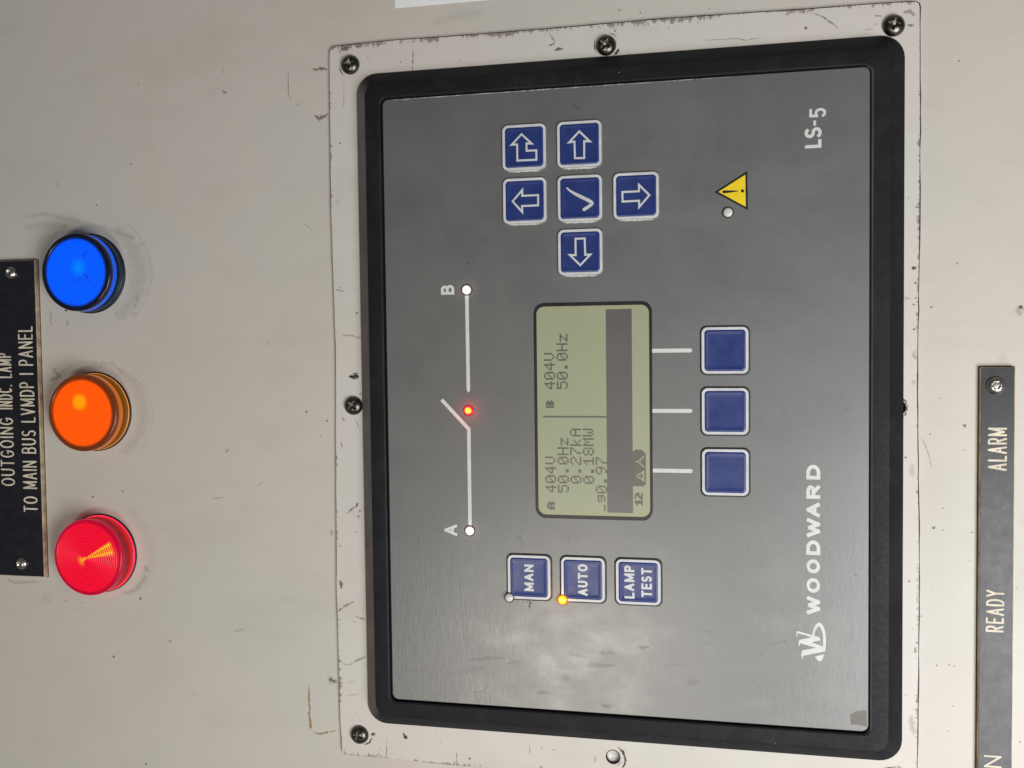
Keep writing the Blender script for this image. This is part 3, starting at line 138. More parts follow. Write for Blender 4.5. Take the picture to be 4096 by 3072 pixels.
def m_paint(name, base, plate=False):
    t = NT(name)
    n1 = t.noise(9, 3, .5); n2 = t.noise(14, 4, .6, loc=(3, 1, 2)); n3 = t.noise(60, 6, .65, (1, 1, .5), loc=(1, 5, 3))
    c = t.mix(t.ss(n1, .38, .62), tuple(x*f for x, f in zip(base[:3], (1.02, .99, .99)))+(1,), tuple(x*f for x, f in zip(base[:3], (.97, 1.0, .985)))+(1,))
    c = t.mix(t.math('MULTIPLY', t.ss(n2, .45, .75), .55), c, (base[0]*.95, base[1]*.88, base[2]*.84, 1))
    c = t.mix(t.math('MULTIPLY', t.ss(n3, .50, .78), .34), c, (base[0]*.80, base[1]*.80, base[2]*.78, 1))
    n4 = t.noise(30, 5, .62, (1, 1, .35), loc=(7, 7, 7))
    c = t.mix(t.math('MULTIPLY', t.ss(n4, .52, .78), .38), c, (base[0]*.80, base[1]*.77, base[2]*.71, 1))
    sp = t.noise(900, 2, .5)                                        # pinhead specks of dirt
    c = t.mix(t.math('MULTIPLY', t.ss(sp, .76, .80), .5), c, (.12, .10, .08, 1))
    if plate:
        tc = t.n('ShaderNodeTexCoord'); sx = t.n('ShaderNodeSeparateXYZ'); t.l(tc.outputs['Object'], sx.inputs[0])
        X = t.math('ADD', sx.outputs['X'], .0017); Zc = t.math('SUBTRACT', sx.outputs['Z'], .0037)
        ex = t.math('SUBTRACT', .1520, t.math('ABSOLUTE', X)); ez = t.math('SUBTRACT', .1175, t.math('ABSOLUTE', Zc))
        nx = t.noise(620, 5, .75, (.35, 1, 1)); nz = t.noise(620, 5, .75, (1, 1, .35), loc=(.3, 0, .1))
        big = t.noise(55, 3, .6, loc=(2, 2, 9))
        def fl(d, n, reach, off):
            fall = t.math('SUBTRACT', 1.0, t.math('DIVIDE', d, reach), clamp=True)
            v = t.math('ADD', n, t.math('MULTIPLY', t.math('POWER', fall, 1.7), .30))
            v = t.math('ADD', v, t.math('MULTIPLY', big, .70))
            return t.math('MULTIPLY', t.ss(v, off, off+.10), t.math('GREATER_THAN', fall, 0.001))
        f = t.math('MAXIMUM', fl(ex, nx, .0042, 1.085), fl(ez, nz, .0030, 1.145))
        # general brown freckling of the whole border
        fr = t.math('MULTIPLY', t.ss(t.noise(420, 4, .7, loc=(5, 1, 1)), .66, .72), .55)
        f = t.math('MAXIMUM', t.math('MULTIPLY', f, .66), t.math('MULTIPLY', fr, t.ss(t.noise(22, 2, .5, loc=(9, 9, 1)), .5, .68)))
        c = t.mix(f, c, (.095, .042, .028, 1))
    t.set(Base_Color=c, Roughness=t.mr(n2, .3, .7, .38, .52)); t.b.inputs['Specular IOR Level'].default_value = .4
    fine = t.noise(700, 3, .6)
    t.bump(t.math('ADD', t.math('MULTIPLY', n3, 2.0), t.math('MULTIPLY', fine, .35)), .35, .0002)
    return t.m
def m_simple(name, color, rough=.5, metal=0.0, bump=0.0, bscale=800, var=.12, spec=.5, coat=0):
    t = NT(name); n = t.noise(bscale*.3, 4, .6)
    d = tuple(x*(1-var*2) for x in color[:3])+(1,); u = tuple(min(1, x*(1+var)) for x in color[:3])+(1,)
    t.set(Base_Color=t.mix(t.ss(n, .3, .7), d, u), Metallic=metal, Roughness=t.mr(n, .3, .7, rough*.88, min(1, rough*1.12)))
    t.b.inputs['Specular IOR Level'].default_value = spec; t.b.inputs['Coat Weight'].default_value = coat
    if bump: t.bump(t.noise(bscale, 3, .6), bump, .0002)
    return t.m
def m_bezel():
    t = NT('black_plastic')
    g = t.n('ShaderNodeNewGeometry'); sx = t.n('ShaderNodeSeparateXYZ'); t.l(g.outputs['Normal'], sx.inputs[0])
    up = t.ss(sx.outputs['Z'], .25, .75)                              # dust lies on faces that look up
    n = t.noise(45, 5, .65); nf = t.noise(600, 4, .7)
    dust = t.math('MULTIPLY', up, t.mr(n, .3, .7, .55, 1.0))
    film = t.math('MULTIPLY', t.ss(t.noise(60, 6, .72, loc=(4, 2, 1)), .42, .75), .26)
    c = t.mix(film, (.0085, .0088, .0110, 1), (.045, .047, .055, 1))
    c = t.mix(dust, c, (.21, .185, .175, 1))
    fleck = t.ss(t.noise(520, 3, .7, (1, 1, .6), loc=(7, 0, 0)), .745, .775)
    c = t.mix(t.math('MULTIPLY', fleck, .6), c, (.32, .30, .27, 1))
    t.set(Base_Color=c, Roughness=t.mr(nf, .3, .7, .48, .62)); t.b.inputs['Specular IOR Level'].default_value = .20
    t.bump(t.math('ADD', nf, t.noise(1800, 2, .5)), .30, .00015)
    return t.m
def m_overlay():
    t = NT('grey_film')
    br = t.noise(480, 4, .68, (.28, 1, 1), rot=(0, .15, 0))            # fine wiped streaks running across the film
    cl = t.noise(26, 6, .62, (1, 1, 1), loc=(2, 0, 6), dist=.6); cl2 = t.noise(75, 5, .65, (1, 1, .6), loc=(8, 0, 1))
    c = t.mix(t.ss(cl, .35, .7), (.088, .092, .091, 1), (.104, .106, .103, 1))
    tc = t.n('ShaderNodeTexCoord'); sx = t.n('ShaderNodeSeparateXYZ'); t.l(tc.outputs['Object'], sx.inputs[0])
    wipe = t.ss(sx.outputs['X'], -.010, -.095)                          # the side by the mode keys is the one fingers have worn
    sm = t.math('MULTIPLY', t.math('MULTIPLY', t.ss(cl2, .45, .75), wipe), .45)
    c = t.mix(sm, c, (.17, .165, .155, 1))
    sp = t.math('MULTIPLY', t.ss(t.noise(420, 3, .6, (1, 1, .7), loc=(1, 1, 4)), .71, .78), t.math('MULTIPLY', wipe, .65))
    c = t.mix(sp, c, (.055, .055, .055, 1))
    t.b.inputs['Coat Weight'].default_value = .8; t.b.inputs['Coat IOR'].default_value = 1.6; t.val(t.mr(cl2, .3, .7, .26, .36), t.b.inputs['Coat Roughness'])
    r = t.math('ADD', t.mr(cl, .3, .7, .46, .54), t.math('MULTIPLY', t.math('SUBTRACT', cl2, .5), .22))
    t.set(Base_Color=c, Roughness=r); t.b.inputs['Specular IOR Level'].default_value = 1.0
    bn = t.bump(t.math('ADD', t.math('MULTIPLY', br, t.mr(wipe, 0, 1, .12, 1.35)), t.math('MULTIPLY', t.noise(1400, 2, .5), .35)), .55, .00013)
    cb = t.n('ShaderNodeBump'); t.l(t.math('MULTIPLY', br, t.mr(wipe, 0, 1, .1, 1.0)), cb.inputs['Height']); cb.inputs['Strength'].default_value = .30; cb.inputs['Distance'].default_value = .00012
    t.l(cb.outputs['Normal'], t.b.inputs['Coat Normal'])
    return t.m
def m_blue_key():
    t = NT('blue_key_film'); n = t.noise(120, 5, .6); st = t.noise(420, 4, .7, (.25, 1, 1), rot=(0, .15, 0))
    t.set(Base_Color=t.mix(t.ss(n, .3, .7), (.015, .030, .145, 1), (.018, .036, .165, 1)), Roughness=t.mr(n, .3, .7, .30, .40))
    t.b.inputs['Specular IOR Level'].default_value = .5; t.bump(st, .45, .00012); return t.m
def m_emit(name, base, em, strength, rough=.3, spec=.5, radial=None):
    t = NT(name); n = t.noise(90, 4, .6)
    e = em
    if radial: e = radial(t, em)
    else: e = t.mix(t.ss(n, .3, .7), tuple(x*.92 for x in em[:3])+(1,), em)
    t.set(Base_Color=base, Roughness=rough, Emission_Color=e, Emission_Strength=strength)
    t.b.inputs['Specular IOR Level'].default_value = spec; return t.m
def radius_nodes(t):
    tc = t.n('ShaderNodeTexCoord'); sx = t.n('ShaderNodeSeparateXYZ'); t.l(tc.outputs['Object'], sx.inputs[0])
    x = t.math('MULTIPLY', sx.outputs['X'], 1000.0); z = t.math('MULTIPLY', sx.outputs['Z'], 1000.0)
    r = t.math('SQRT', t.math('ADD', t.math('MULTIPLY', x, x), t.math('MULTIPLY', z, z)))
    return x, z, r
def lens_radial(spot, spot_c, spot_r, edge):
    def f(t, em):
        x, z, r = radius_nodes(t)
        dx = t.math('SUBTRACT', x, spot[0]); dz = t.math('SUBTRACT', z, spot[1])
        d = t.math('SQRT', t.math('ADD', t.math('MULTIPLY', dx, dx), t.math('MULTIPLY', dz, dz)))
        c = t.mix(t.math('MULTIPLY', t.ss(d, spot_r[1], spot_r[0]), spot_r[2]), em, spot_c)
        dirt = t.math('MULTIPLY', t.ss(t.noise(260, 6, .7, loc=(1, 2, 3)), .56, .78), .35)
        c = t.mix(dirt, c, tuple(v*.55 for v in em[:3])+(1,))
        return t.mix(t.ss(r, 15.5, 13.9), edge, c)
    return f
def red_radial(t, em):
    x, z, r = radius_nodes(t)
    rip = t.math('SINE', t.math('MULTIPLY', r, 2*math.pi/.95))
    c = t.mix(t.ss(rip, -1, 1), (.52, .0, .008, 1), (1.0, .005, .042, 1))
    a = t.math('ARCTAN2', z, x)
    def lobe(deg, wd):
        return t.ss(t.math('ABSOLUTE', t.math('SUBTRACT', a, math.radians(deg))), math.radians(wd*1.15), 0.0)
    lb = t.math('MAXIMUM', lobe(-61, 6.5), t.math('MULTIPLY', lobe(-77, 9), .85))  # refraction streaks of the bulb painted into the lens glow
    lb = t.math('MAXIMUM', lb, t.math('MULTIPLY', lobe(-69, 9), .55))
    lb = t.math('MULTIPLY', t.math('MULTIPLY', lb, t.ss(r, 14.2, 13.0)), t.ss(r, .6, 1.6))
    ripm = t.mr(rip, -1, 1, .25, 1.15)
    lb = t.math('MULTIPLY', lb, ripm, clamp=True)
    bl = t.math('MULTIPLY', t.ss(t.math('ABSOLUTE', t.math('SUBTRACT', a, math.radians(122))), 1.25, .2), t.ss(r, 4.6, 1.2))
    bl = t.math('MULTIPLY', t.math('MULTIPLY', bl, ripm), .8, clamp=True)
    core = t.ss(r, 1.1, .3)
    lb = t.math('MAXIMUM', t.math('MAXIMUM', lb, bl), t.math('MULTIPLY', core, .7))
    c = t.mix(lb, c, (1.0, .48, .005, 1))
    return t.mix(t.math('MULTIPLY', t.ss(lb, .65, .95), .9), c, (1.0, .86, .04, 1))
def m_mark():
    t = NT('grime_mark')
    a = t.n('ShaderNodeAttribute'); a.attribute_name = 'tone'; o = t.n('ShaderNodeAttribute'); o.attribute_name = 'op'
    e = t.n('ShaderNodeAttribute'); e.attribute_name = 'edge'
    n = t.noise(1100, 4, .7); n2 = t.noise(420, 4, .7, loc=(2, 2, 2))
    k = t.math('ADD', t.math('MULTIPLY', e.outputs['Fac'], 1.0), t.math('MULTIPLY', t.math('SUBTRACT', t.math('ADD', n, n2), 1.0), t.math('MULTIPLY', t.math('MINIMUM', t.math('ADD', o.outputs['Fac'], .12), .7), 3.6)))
    al = t.math('MULTIPLY', t.math('MULTIPLY', t.ss(k, .10, .95), o.outputs['Fac']), t.mr(o.outputs['Fac'], .1, .6, .62, 1.0))
    t.set(Base_Color=a.outputs['Color'], Roughness=.7, Alpha=al); return t.m

M = {}
M['wall'] = m_paint('cabinet_paint', srgb(194, 189, 181)); M['plate'] = m_paint('plate_paint', srgb(201, 197, 190), True)
M['rust'] = m_simple('rusty_edge', (.040, .017, .012, 1), .8, bump=.4, var=.3)
M['bezel'] = m_bezel(); M['film'] = m_overlay(); M['blue'] = m_blue_key()
M['gap'] = m_simple('dark_gap', (.006, .006, .008, 1), .6)
M['white'] = m_simple('white_print', srgb(205, 206, 204), .38, bump=.15)
M['frame'] = m_simple('white_key_border', srgb(200, 201, 203), .35, bump=.25, var=.05)
M['print'] = m_simple('pale_print', srgb(205, 206, 203), .40, bump=.15, var=.03)
M['black'] = m_simple('black_print', (.010, .010, .014, 1), .4)
M['yellow'] = m_simple('yellow_print', (.80, .60, .015, 1), .42, var=.03)
M['lcdrim'] = m_simple('display_rim', (.012, .015, .019, 1), .35)
M['tag'] = m_simple('black_engraving_laminate', (.0115, .012, .017, 1), .36, bump=.12, var=.1, spec=.45)
M['core'] = m_simple('cream_laminate_core', (.42, .32, .20, 1), .6, bump=.4, bscale=500, var=.22)
M['engrave'] = m_simple('cream_engraving', (.68, .61, .48, 1), .6, var=.12, bscale=900)
M['paper'] = m_simple('white_paper', (.80, .81, .82, 1), .6, var=.02)
M['steel'] = m_simple('dull_screw_steel', (.13, .125, .105, 1), .32, 1.0, bump=.3, var=.25)
M['bright'] = m_simple('stainless_steel', (.50, .47, .43, 1), .28, 1.0, bump=.2, var=.15)
M['recess'] = m_simple('screw_recess', (.02, .018, .014, 1), .5, .5)
M['ledoff'] = m_simple('clear_led_lens', (.60, .59, .56, 1), .25, var=.04)
M['ledring'] = m_simple('led_ring', (.015, .012, .012, 1), .3)
M['mark'] = m_mark()
def m_lcd():
    t = NT('lcd_glass'); x = t.noise(20, 3, .5)
    c = t.mix(t.ss(x, .3, .7), (.250, .268, .165, 1), (.280, .298, .185, 1))
    tc = t.n('ShaderNodeTexCoord'); sx = t.n('ShaderNodeSeparateXYZ'); t.l(tc.outputs['Object'], sx.inputs[0])
    ag = t.ss(t.math('ABSOLUTE', t.math('SUBTRACT', sx.outputs['X'], -.0026)), .0392, .0418)
    ag2 = t.ss(t.math('ABSOLUTE', t.math('SUBTRACT', sx.outputs['Z'], .0092)), .0200, .0223)
    c = t.mix(t.math('MULTIPLY', t.math('MAXIMUM', ag, ag2), .35), c, (.30, .25, .10, 1))   # yellowed border of the old display
    t.set(Base_Color=c, Roughness=.40, Emission_Color=(.46, .52, .32, 1), Emission_Strength=.085, Coat_Weight=.7, Coat_Roughness=.33); t.b.inputs['Specular IOR Level'].default_value = .55
    t.bump(t.noise(420, 4, .7, (.25, 1, 1)), .25, .0001); return t.m
M['lcd'] = m_lcd()
def m_px():
    t = NT('lcd_dark_pixels'); n = t.noise(500, 3, .6)
    t.set(Base_Color=t.mix(t.ss(n, .3, .7), (.088, .088, .066, 1), (.104, .105, .078, 1)), Roughness=.40, Coat_Weight=.7, Coat_Roughness=.33); t.b.inputs['Specular IOR Level'].default_value = .55
    return t.m
M['px'] = m_px()
def m_bar():
    t = NT('lcd_dark_bar'); n = t.noise(60, 4, .6)
    t.set(Base_Color=t.mix(t.ss(n, .3, .7), (.092, .083, .080, 1), (.108, .098, .094, 1)), Roughness=.40, Coat_Weight=.7, Coat_Roughness=.33); t.b.inputs['Specular IOR Level'].default_value = .55
    return t.m
M['bar'] = m_bar()

# ------------------------------------------------------------------ mesh helpers
def link(name, me, mat, parent=None, smooth=False):
    o = bpy.data.objects.new(name, me); col.objects.link(o)
    if mat is not None: me.materials.append(mat)
    if parent is not None: o.parent = parent
    if smooth:
        for p in me.polygons: p.use_smooth = True
    return o
class MB:
    """verts in device mm (u, v, h)"""
    def __init__(s): s.v = []; s.f = []
    def add(s, vs, fs):
        b = len(s.v); s.v += vs; s.f += [tuple(i+b for i in f) for f in fs]
    def build(s, name, mat, parent=None, smooth=False, org=(0, 0, 0)):
        me = bpy.data.meshes.new(name)
        me.from_pydata([w3(a-org[0], b-org[1], c-org[2]) for a, b, c in s.v], [], s.f); me.update()
        bm = bmesh.new(); bm.from_mesh(me)
        bmesh.ops.recalc_face_normals(bm, faces=bm.faces); bm.to_mesh(me); bm.free()
        o = link(name, me, mat, parent, smooth)
        if org != (0, 0, 0) and parent is None: o.location = w3(*org)
        return o
def thing(name, label, cat, loc=(0, 0, 0), group=None):
    o = bpy.data.objects.new(name, None); col.objects.link(o); o.location = w3(*loc)
    o.empty_display_size = .01
    o['label'] = label; o['category'] = cat
    if group: o['group'] = group
    return o
def tag(o, label, cat, group=None):
    o['label'] = label; o['category'] = cat
    if group: o['group'] = group
    return o
def rrect(cx, cy, a, b, r, n=7):
    pts = []
    for sx, sy, st in ((1, 1, 0), (-1, 1, 90), (-1, -1, 180), (1, -1, 270)):
        for i in range(n+1):
            t = math.radians(st + 90*i/n)
            pts.append((cx+sx*(a-r)+r*math.cos(t), cy+sy*(b-r)+r*math.sin(t)))
    return pts
def loft(mb, loops, cap_last=True, cap_first=False):
    """loops: list of (cx, cy, a, b, r, h)"""
    vs = []; fs = []
    n = None
    for L in loops:
        p = rrect(*L[:5]); n = len(p); vs += [(x, y, L[5]) for x, y in p]
    for k in range(len(loops)-1):
        for i in range(n):
            j = (i+1) % n; fs.append((k*n+i, k*n+j, (k+1)*n+j, (k+1)*n+i))
    if cap_last: fs.append(tuple((len(loops)-1)*n+i for i in range(n)))
    if cap_first: fs.append(tuple(range(n)))
    mb.add(vs, fs)
def lathe(mb, prof, n=64, c=(0, 0), cap=True):
    """prof: list of (r, h), from outside base inwards"""
    vs = []; fs = []
    for r, h in prof:
        for i in range(n):
            t = 2*math.pi*i/n; vs.append((c[0]+r*math.cos(t), c[1]+r*math.sin(t), h))
    for k in range(len(prof)-1):
        for i in range(n):
            j = (i+1) % n; fs.append((k*n+i, k*n+j, (k+1)*n+j, (k+1)*n+i))
    if cap: fs.append(tuple((len(prof)-1)*n+i for i in range(n)))
    mb.add(vs, fs)
def offset_line(pts, ws, closed=False):
    """mitred left and right offsets of a polyline; ws = full width per point"""
    n = len(pts); L = []; R = []
    for i in range(n):
        p = Vector(pts[i])
        a = Vector(pts[i-1]) if (i > 0 or closed) else None
        b = Vector(pts[(i+1) % n]) if (i < n-1 or closed) else None
        d1 = (p-a).normalized() if a is not None else None
        d2 = (b-p).normalized() if b is not None else None
        if d1 is None: d1 = d2
        if d2 is None: d2 = d1
        n1 = Vector((-d1.y, d1.x)); n2 = Vector((-d2.y, d2.x)); m_ = (n1+n2)
        if m_.length < 1e-6: m_ = n1.copy()
        m_.normalize(); k = max(.30, m_.dot(n1))
        o = m_*(ws[i]/2/k)
        L.append(p+o); R.append(p-o)
    return L, R
class Stack:
    """flat print: every stroke gets its own hair-thin height so that none coincide"""
    def __init__(s, h, step=.0015): s.mb = MB(); s.h = h; s.step = step
    def nh(s): s.h += s.step; return s.h
    def poly(s, pts):
        h = s.nh(); s.mb.add([(x, y, h) for x, y in pts], [tuple(range(len(pts)))])
    def disc(s, c, r, n=14): s.poly([(c[0]+r*math.cos(2*math.pi*i/n), c[1]+r*math.sin(2*math.pi*i/n)) for i in range(n)])
    def ribbon(s, pts, ws, closed=False):
        if isinstance(ws, (int, float)): ws = [ws]*len(pts)
        L, R = offset_line(pts, ws, closed); h = s.nh(); n = len(pts)
        vs = [(p.x, p.y, h) for p in L]+[(p.x, p.y, h) for p in R]
        m_ = n if closed else n-1
        s.mb.add(vs, [(i, (i+1) % n, n+(i+1) % n, n+i) for i in range(m_)])
    def build(s, name, mat, parent, **k): return s.mb.build(name, mat, parent, **k)
def arc(cx, cy, rx, ry, a0, a1, n=10):
    return [(cx+rx*math.cos(math.radians(a0+(a1-a0)*i/n)), cy+ry*math.sin(math.radians(a0+(a1-a0)*i/n))) for i in range(n+1)]
GL = {
 'A': (.95, [[(0, 0), (.5, 1)], [(.5, 1), (1, 0)], [(.17, .34), (.83, .34)]]),
 'B': (.80, [[(0, 0), (0, 1)], [(0, 1), (.55, 1)]+arc(.55, .765, .38, .235, 90, -90)+[(0, .53)], [(0, .53), (.58, .53)]+arc(.58, .265, .42, .265, 90, -90)+[(0, 0)]]),
 'C': (.85, [arc(.5, .5, .5, .5, 48, 312, 18)]),
 'D': (.90, [[(0, 0), (0, 1)], [(0, 1), (.45, 1)]+arc(.45, .5, .55, .5, 90, -90, 14)+[(0, 0)]]),
 'E': (.72, [[(0, 0), (0, 1)], [(0, 1), (1, 1)], [(0, .52), (.9, .52)], [(0, 0), (1, 0)]]),
 'G': (.92, [arc(.5, .5, .5, .5, 48, 360, 20)+[(1, .42)], [(1, .44), (.58, .44)]]),
 'H': (.9, [[(0, 0), (0, 1)], [(1, 0), (1, 1)], [(0, .5), (1, .5)]]),
 'I': (.0, [[(0, 0), (0, 1)]]),
 'L': (.68, [[(0, 1), (0, 0)], [(0, 0), (1, 0)]]),
 'M': (1.10, [[(0, 0), (0, 1)], [(0, 1), (.5, .12)], [(.5, .12), (1, 1)], [(1, 1), (1, 0)]]),
 'N': (.90, [[(0, 0), (0, 1)], [(0, 1), (1, 0)], [(1, 0), (1, 1)]]),
 'O': (1.0, [arc(.5, .5, .5, .5, 0, 360, 26)[:-1]]),
 'P': (.76, [[(0, 0), (0, 1)], [(0, 1), (.55, 1)]+arc(.55, .73, .45, .27, 90, -90)+[(0, .46)]]),
 'R': (.80, [[(0, 0), (0, 1)], [(0, 1), (.55, 1)]+arc(.55, .74, .42, .26, 90, -90)+[(0, .48)], [(.45, .48), (1, 0)]]),
 'S': (.76, [arc(.5, .745, .44, .255, 38, 270, 12)+arc(.5, .25, .48, .25, 90, -145, 12)[1:]]),
 'T': (.85, [[(0, 1), (1, 1)], [(.5, 1), (.5, 0)]]),
 'U': (.88, [[(0, 1), (0, .38)]+arc(.5, .38, .5, .38, 180, 360, 14)+[(1, 1)]]),
 'V': (.95, [[(0, 1), (.5, 0)], [(.5, 0), (1, 1)]]),
 'W': (1.40, [[(0, 1), (.27, 0)], [(.27, 0), (.5, .85)], [(.5, .85), (.73, 0)], [(.73, 0), (1, 1)]]),
 'Y': (.9, [[(0, 1), (.5, .48)], [(1, 1), (.5, .48)], [(.5, .48), (.5, 0)]]),
 '5': (.72, [[(.92, 1), (.12, 1)], [(.12, 1), (.08, .58)], [(.08, .58), (.30, .62), (.5, .62)]+arc(.5, .31, .5, .31, 80, -145, 12)[1:]]),
 '-': (.42, [[(0, .38), (1, .38)]]),
 '.': (.0, [[(0, 0), (0, .02)]]), ' ': (.45, []),
}
def glyph(st, ch, x0, y0, wd, ht, sw, caps='butt', nib=None, thin=1.0, lean=0.0):
    """draw a glyph whose ink fills x0..x0+wd, y0..y0+ht"""
    iw = wd-sw; ih = ht-sw
    for pl in GL[ch][1]:
        closed = ch == 'O'
        pts = []
        for px, py in pl:
            q_ = (x0+sw/2+px*iw+lean*py, y0+sw/2+py*ih)
            if not pts or math.hypot(q_[0]-pts[-1][0], q_[1]-pts[-1][1]) > 1e-4: pts.append(q_)
        def wseg(d):
            if nib is None: return sw
            ang = math.atan2(d[1], d[0]); return sw*(thin+(1-thin)*abs(math.sin(ang-nib)))
        # widths by local direction
        ws = []
        for i in range(len(pts)):
            a = pts[i-1] if (i > 0 or closed) else pts[i]; b = pts[(i+1) % len(pts)] if (i < len(pts)-1 or closed) else pts[i]
            ws.append(wseg((b[0]-a[0], b[1]-a[1])))
        if caps == 'round':
            pts = [(x+rnd.uniform(-.02, .02)*ht*.25, y+rnd.uniform(-.02, .02)*ht*.25) for x, y in pts] if len(pts) < 4 else pts
            st.ribbon(pts, ws, closed)
            if not closed: st.disc(pts[0], sw/2); st.disc(pts[-1], sw/2)
        else:
            if not closed:
                p0, p1 = Vector(pts[0]), Vector(pts[1]); q1, q0 = Vector(pts[-1]), Vector(pts[-2])
                d0 = (p0-p1).normalized(); d1 = (q1-q0).normalized()
                e0 = sw/2*(.98 if min(abs(d0.x), abs(d0.y)) < .1 else .72); e1 = sw/2*(.98 if min(abs(d1.x), abs(d1.y)) < .1 else .72)
                pts = [tuple(p0+d0*e0)]+pts[1:-1]+[tuple(q1+d1*e1)]
            st.ribbon(pts, ws, closed)
def text(st, s, u0, u1, v0, ht, sw, caps='butt', space=.22, asp=1.0, v1=None, **k):
    """text fitted between u0 and u1 (baseline v0, drifting to v1)"""
    adv = [GL[c][0]*asp*(ht-sw)+(sw if c != ' ' else 0) for c in s]; gap = space*ht
    tot = sum(adv)+gap*(len(s)-1); base = sum(sw for c in s if c != ' '); f = (u1-u0-base)/max(1e-6, tot-base) if tot-base > 1e-6 else 0.0
    x = u0
    for c in s:
        a = (adv[s.index(c)]-(sw if c != ' ' else 0))*f+(sw if c != ' ' else 0)
        y = v0 if v1 is None else v0+(v1-v0)*(x-u0)/(u1-u0)
        if c != ' ': glyph(st, c, x, y, a, ht, sw, caps, **k)
        x += a+gap*f

TONE = {'r': (.085, .035, .022), 's': (.16, .115, .08), 'g': (.25, .23, .19), 'k': (.012, .012, .014), 'y': (.36, .22, .07), 'v': (.42, .42, .42), 'd': (.050, .048, .045), 'q': (.34, .35, .27), 'w': (.55, .55, .53)}
def marks(host, base_h, name, parent):
    vs = []; fs = []; tone = []; op = []; edge = []; h = base_h
    for hst, pts, wd, tn, o in MARKS:
        if hst != host: continue
        h += .0008
        # subdivide and wobble
        P = []
        for i in range(len(pts)-1):
            a, b = Vector(pts[i]), Vector(pts[i+1]); k = max(1, min(12, int((b-a).length/max(.8, wd*.5))))
            for j in range(k): P.append(a.lerp(b, j/k))
        P.append(Vector(pts[-1]))
        P = [p+Vector((rnd.uniform(-1, 1), rnd.uniform(-1, 1)))*(wd*.12 if wd < 2.5 else .05) for p in P]
        if len(P) > 1 and (P[-1]-P[0]).length < 1.2*wd:                # a dab rather than a stroke
            c = (P[0]+P[-1])/2; d = (P[-1]-P[0]).normalized() if (P[-1]-P[0]).length > 1e-6 else Vector((1, 0))
            P = [c-d*wd*.55, c, c+d*wd*.55]; W_ = [wd*.8, wd*1.15, wd*.8]
        else: W_ = [wd*(.45+.55*math.sin(math.pi*min(1, max(0, (i+.6)/(len(P)+.2)))))*(rnd.uniform(.75, 1.25) if wd < 2.5 else 1) for i in range(len(P))]
        L, R = offset_line([tuple(p) for p in P], [w_*1.5 for w_ in W_]); b = len(vs); n = len(P)
        for i in range(n):
            for q, e in ((L[i], 0.0), (P[i], 1.0 if 0 < i < n-1 else .35), (R[i], 0.0)):
                vs.append(w3(q[0], q[1], h)); tone.append(TONE[tn]); op.append(o); edge.append(e)
        for i in range(n-1):
            for c in (0, 1): fs.append((b+i*3+c, b+i*3+c+1, b+(i+1)*3+c+1, b+(i+1)*3+c))
    me = bpy.data.meshes.new(name); me.from_pydata(vs, [], fs); me.update()
    for nm, ty in (('tone', 'FLOAT_COLOR'), ('op', 'FLOAT'), ('edge', 'FLOAT')): me.attributes.new(nm, ty, 'POINT')
    me.attributes['tone'].data.foreach_set('color', [c for t_ in tone for c in (*t_, 1.0)])
    me.attributes['op'].data.foreach_set('value', op); me.attributes['edge'].data.foreach_set('value', edge)
    o = link(name, me, M['mark'], parent); o['kind'] = 'stuff'; return o

# ------------------------------------------------------------------ the setting: the painted cabinet front
WALL = -1.5
mb = MB(); mb.add([(-700, -600, WALL), (700, -600, WALL), (700, 700, WALL), (-700, 700, WALL)], [(0, 1, 2, 3)])
wall = mb.build('cabinet_wall', M['wall']); wall['kind'] = 'structure'
marks('w', WALL+.02, 'grime', wall)

# ------------------------------------------------------------------ mounting plate
plate = thing('mounting_plate', 'beige painted rectangular mounting plate with rusty edges screwed round the black framed controller', 'mounting plate', (0, 0, WALL))
PZ = -WALL
bot_pts = plate_bot_pts
left_pts = plate_left_pts+[(-153.8, 20.0), (-153.6, -40.0), (-153.5, -112.5)]
def wob(p, e=.06): return (p[0]+rnd.uniform(-e, e), p[1]+rnd.uniform(-e, e))
def densify(pts, step=6):
    out = []
    for i in range(len(pts)-1):
        a, b = Vector(pts[i]), Vector(pts[i+1]); k = max(1, int((b-a).length/step))
        for j in range(k): out.append(wob(tuple(a.lerp(b, j/k))))
    out.append(pts[-1]); return out
right = [(149.7, 119.9), (150.6, 118.6)]+plate_right_pts[1:]
outline = densify([(148.5, 120.45)]+plate_top_pts[:-1]+[(-152.2, 120.95)])+densify([(-153.2, 119.9)]+left_pts[1:])
outline += densify([(-152.6, -113.8)]+list(reversed(bot_pts)))+densify([(148.9, -113.4)]+list(reversed(right)))
def fill_curve(name, loops, h0, h1, mat, parent, bevel=0.0):
    cu = bpy.data.curves.new(name, 'CURVE'); cu.dimensions = '2D'; cu.fill_mode = 'BOTH'
    cu.extrude = (h1-h0)/2*S; cu.bevel_depth = bevel*S; cu.bevel_resolution = 2; cu.offset = -bevel*S
    for lp in loops:
        sp = cu.splines.new('POLY'); sp.points.add(len(lp)-1); sp.use_cyclic_u = True
        for i, (x, y) in enumerate(lp): sp.points[i].co = (x*S, y*S, 0, 1)
    tmp = bpy.data.objects.new('tmp', cu); col.objects.link(tmp); bpy.context.view_layer.update()
    me = bpy.data.meshes.new_from_object(tmp.evaluated_get(bpy.context.evaluated_depsgraph_get()))
    bpy.data.objects.remove(tmp); bpy.data.curves.remove(cu)
    me.materials.clear()
    for v in me.vertices: v.co = Vector((v.co.x, -(v.co.z+(h0+h1)/2*S), v.co.y))
    me.name = name
    return link(name, me, mat, parent)
circ = lambda c, r, n=40: [(c[0]+r*math.cos(2*math.pi*i/n), c[1]+r*math.sin(2*math.pi*i/n)) for i in range(n)]
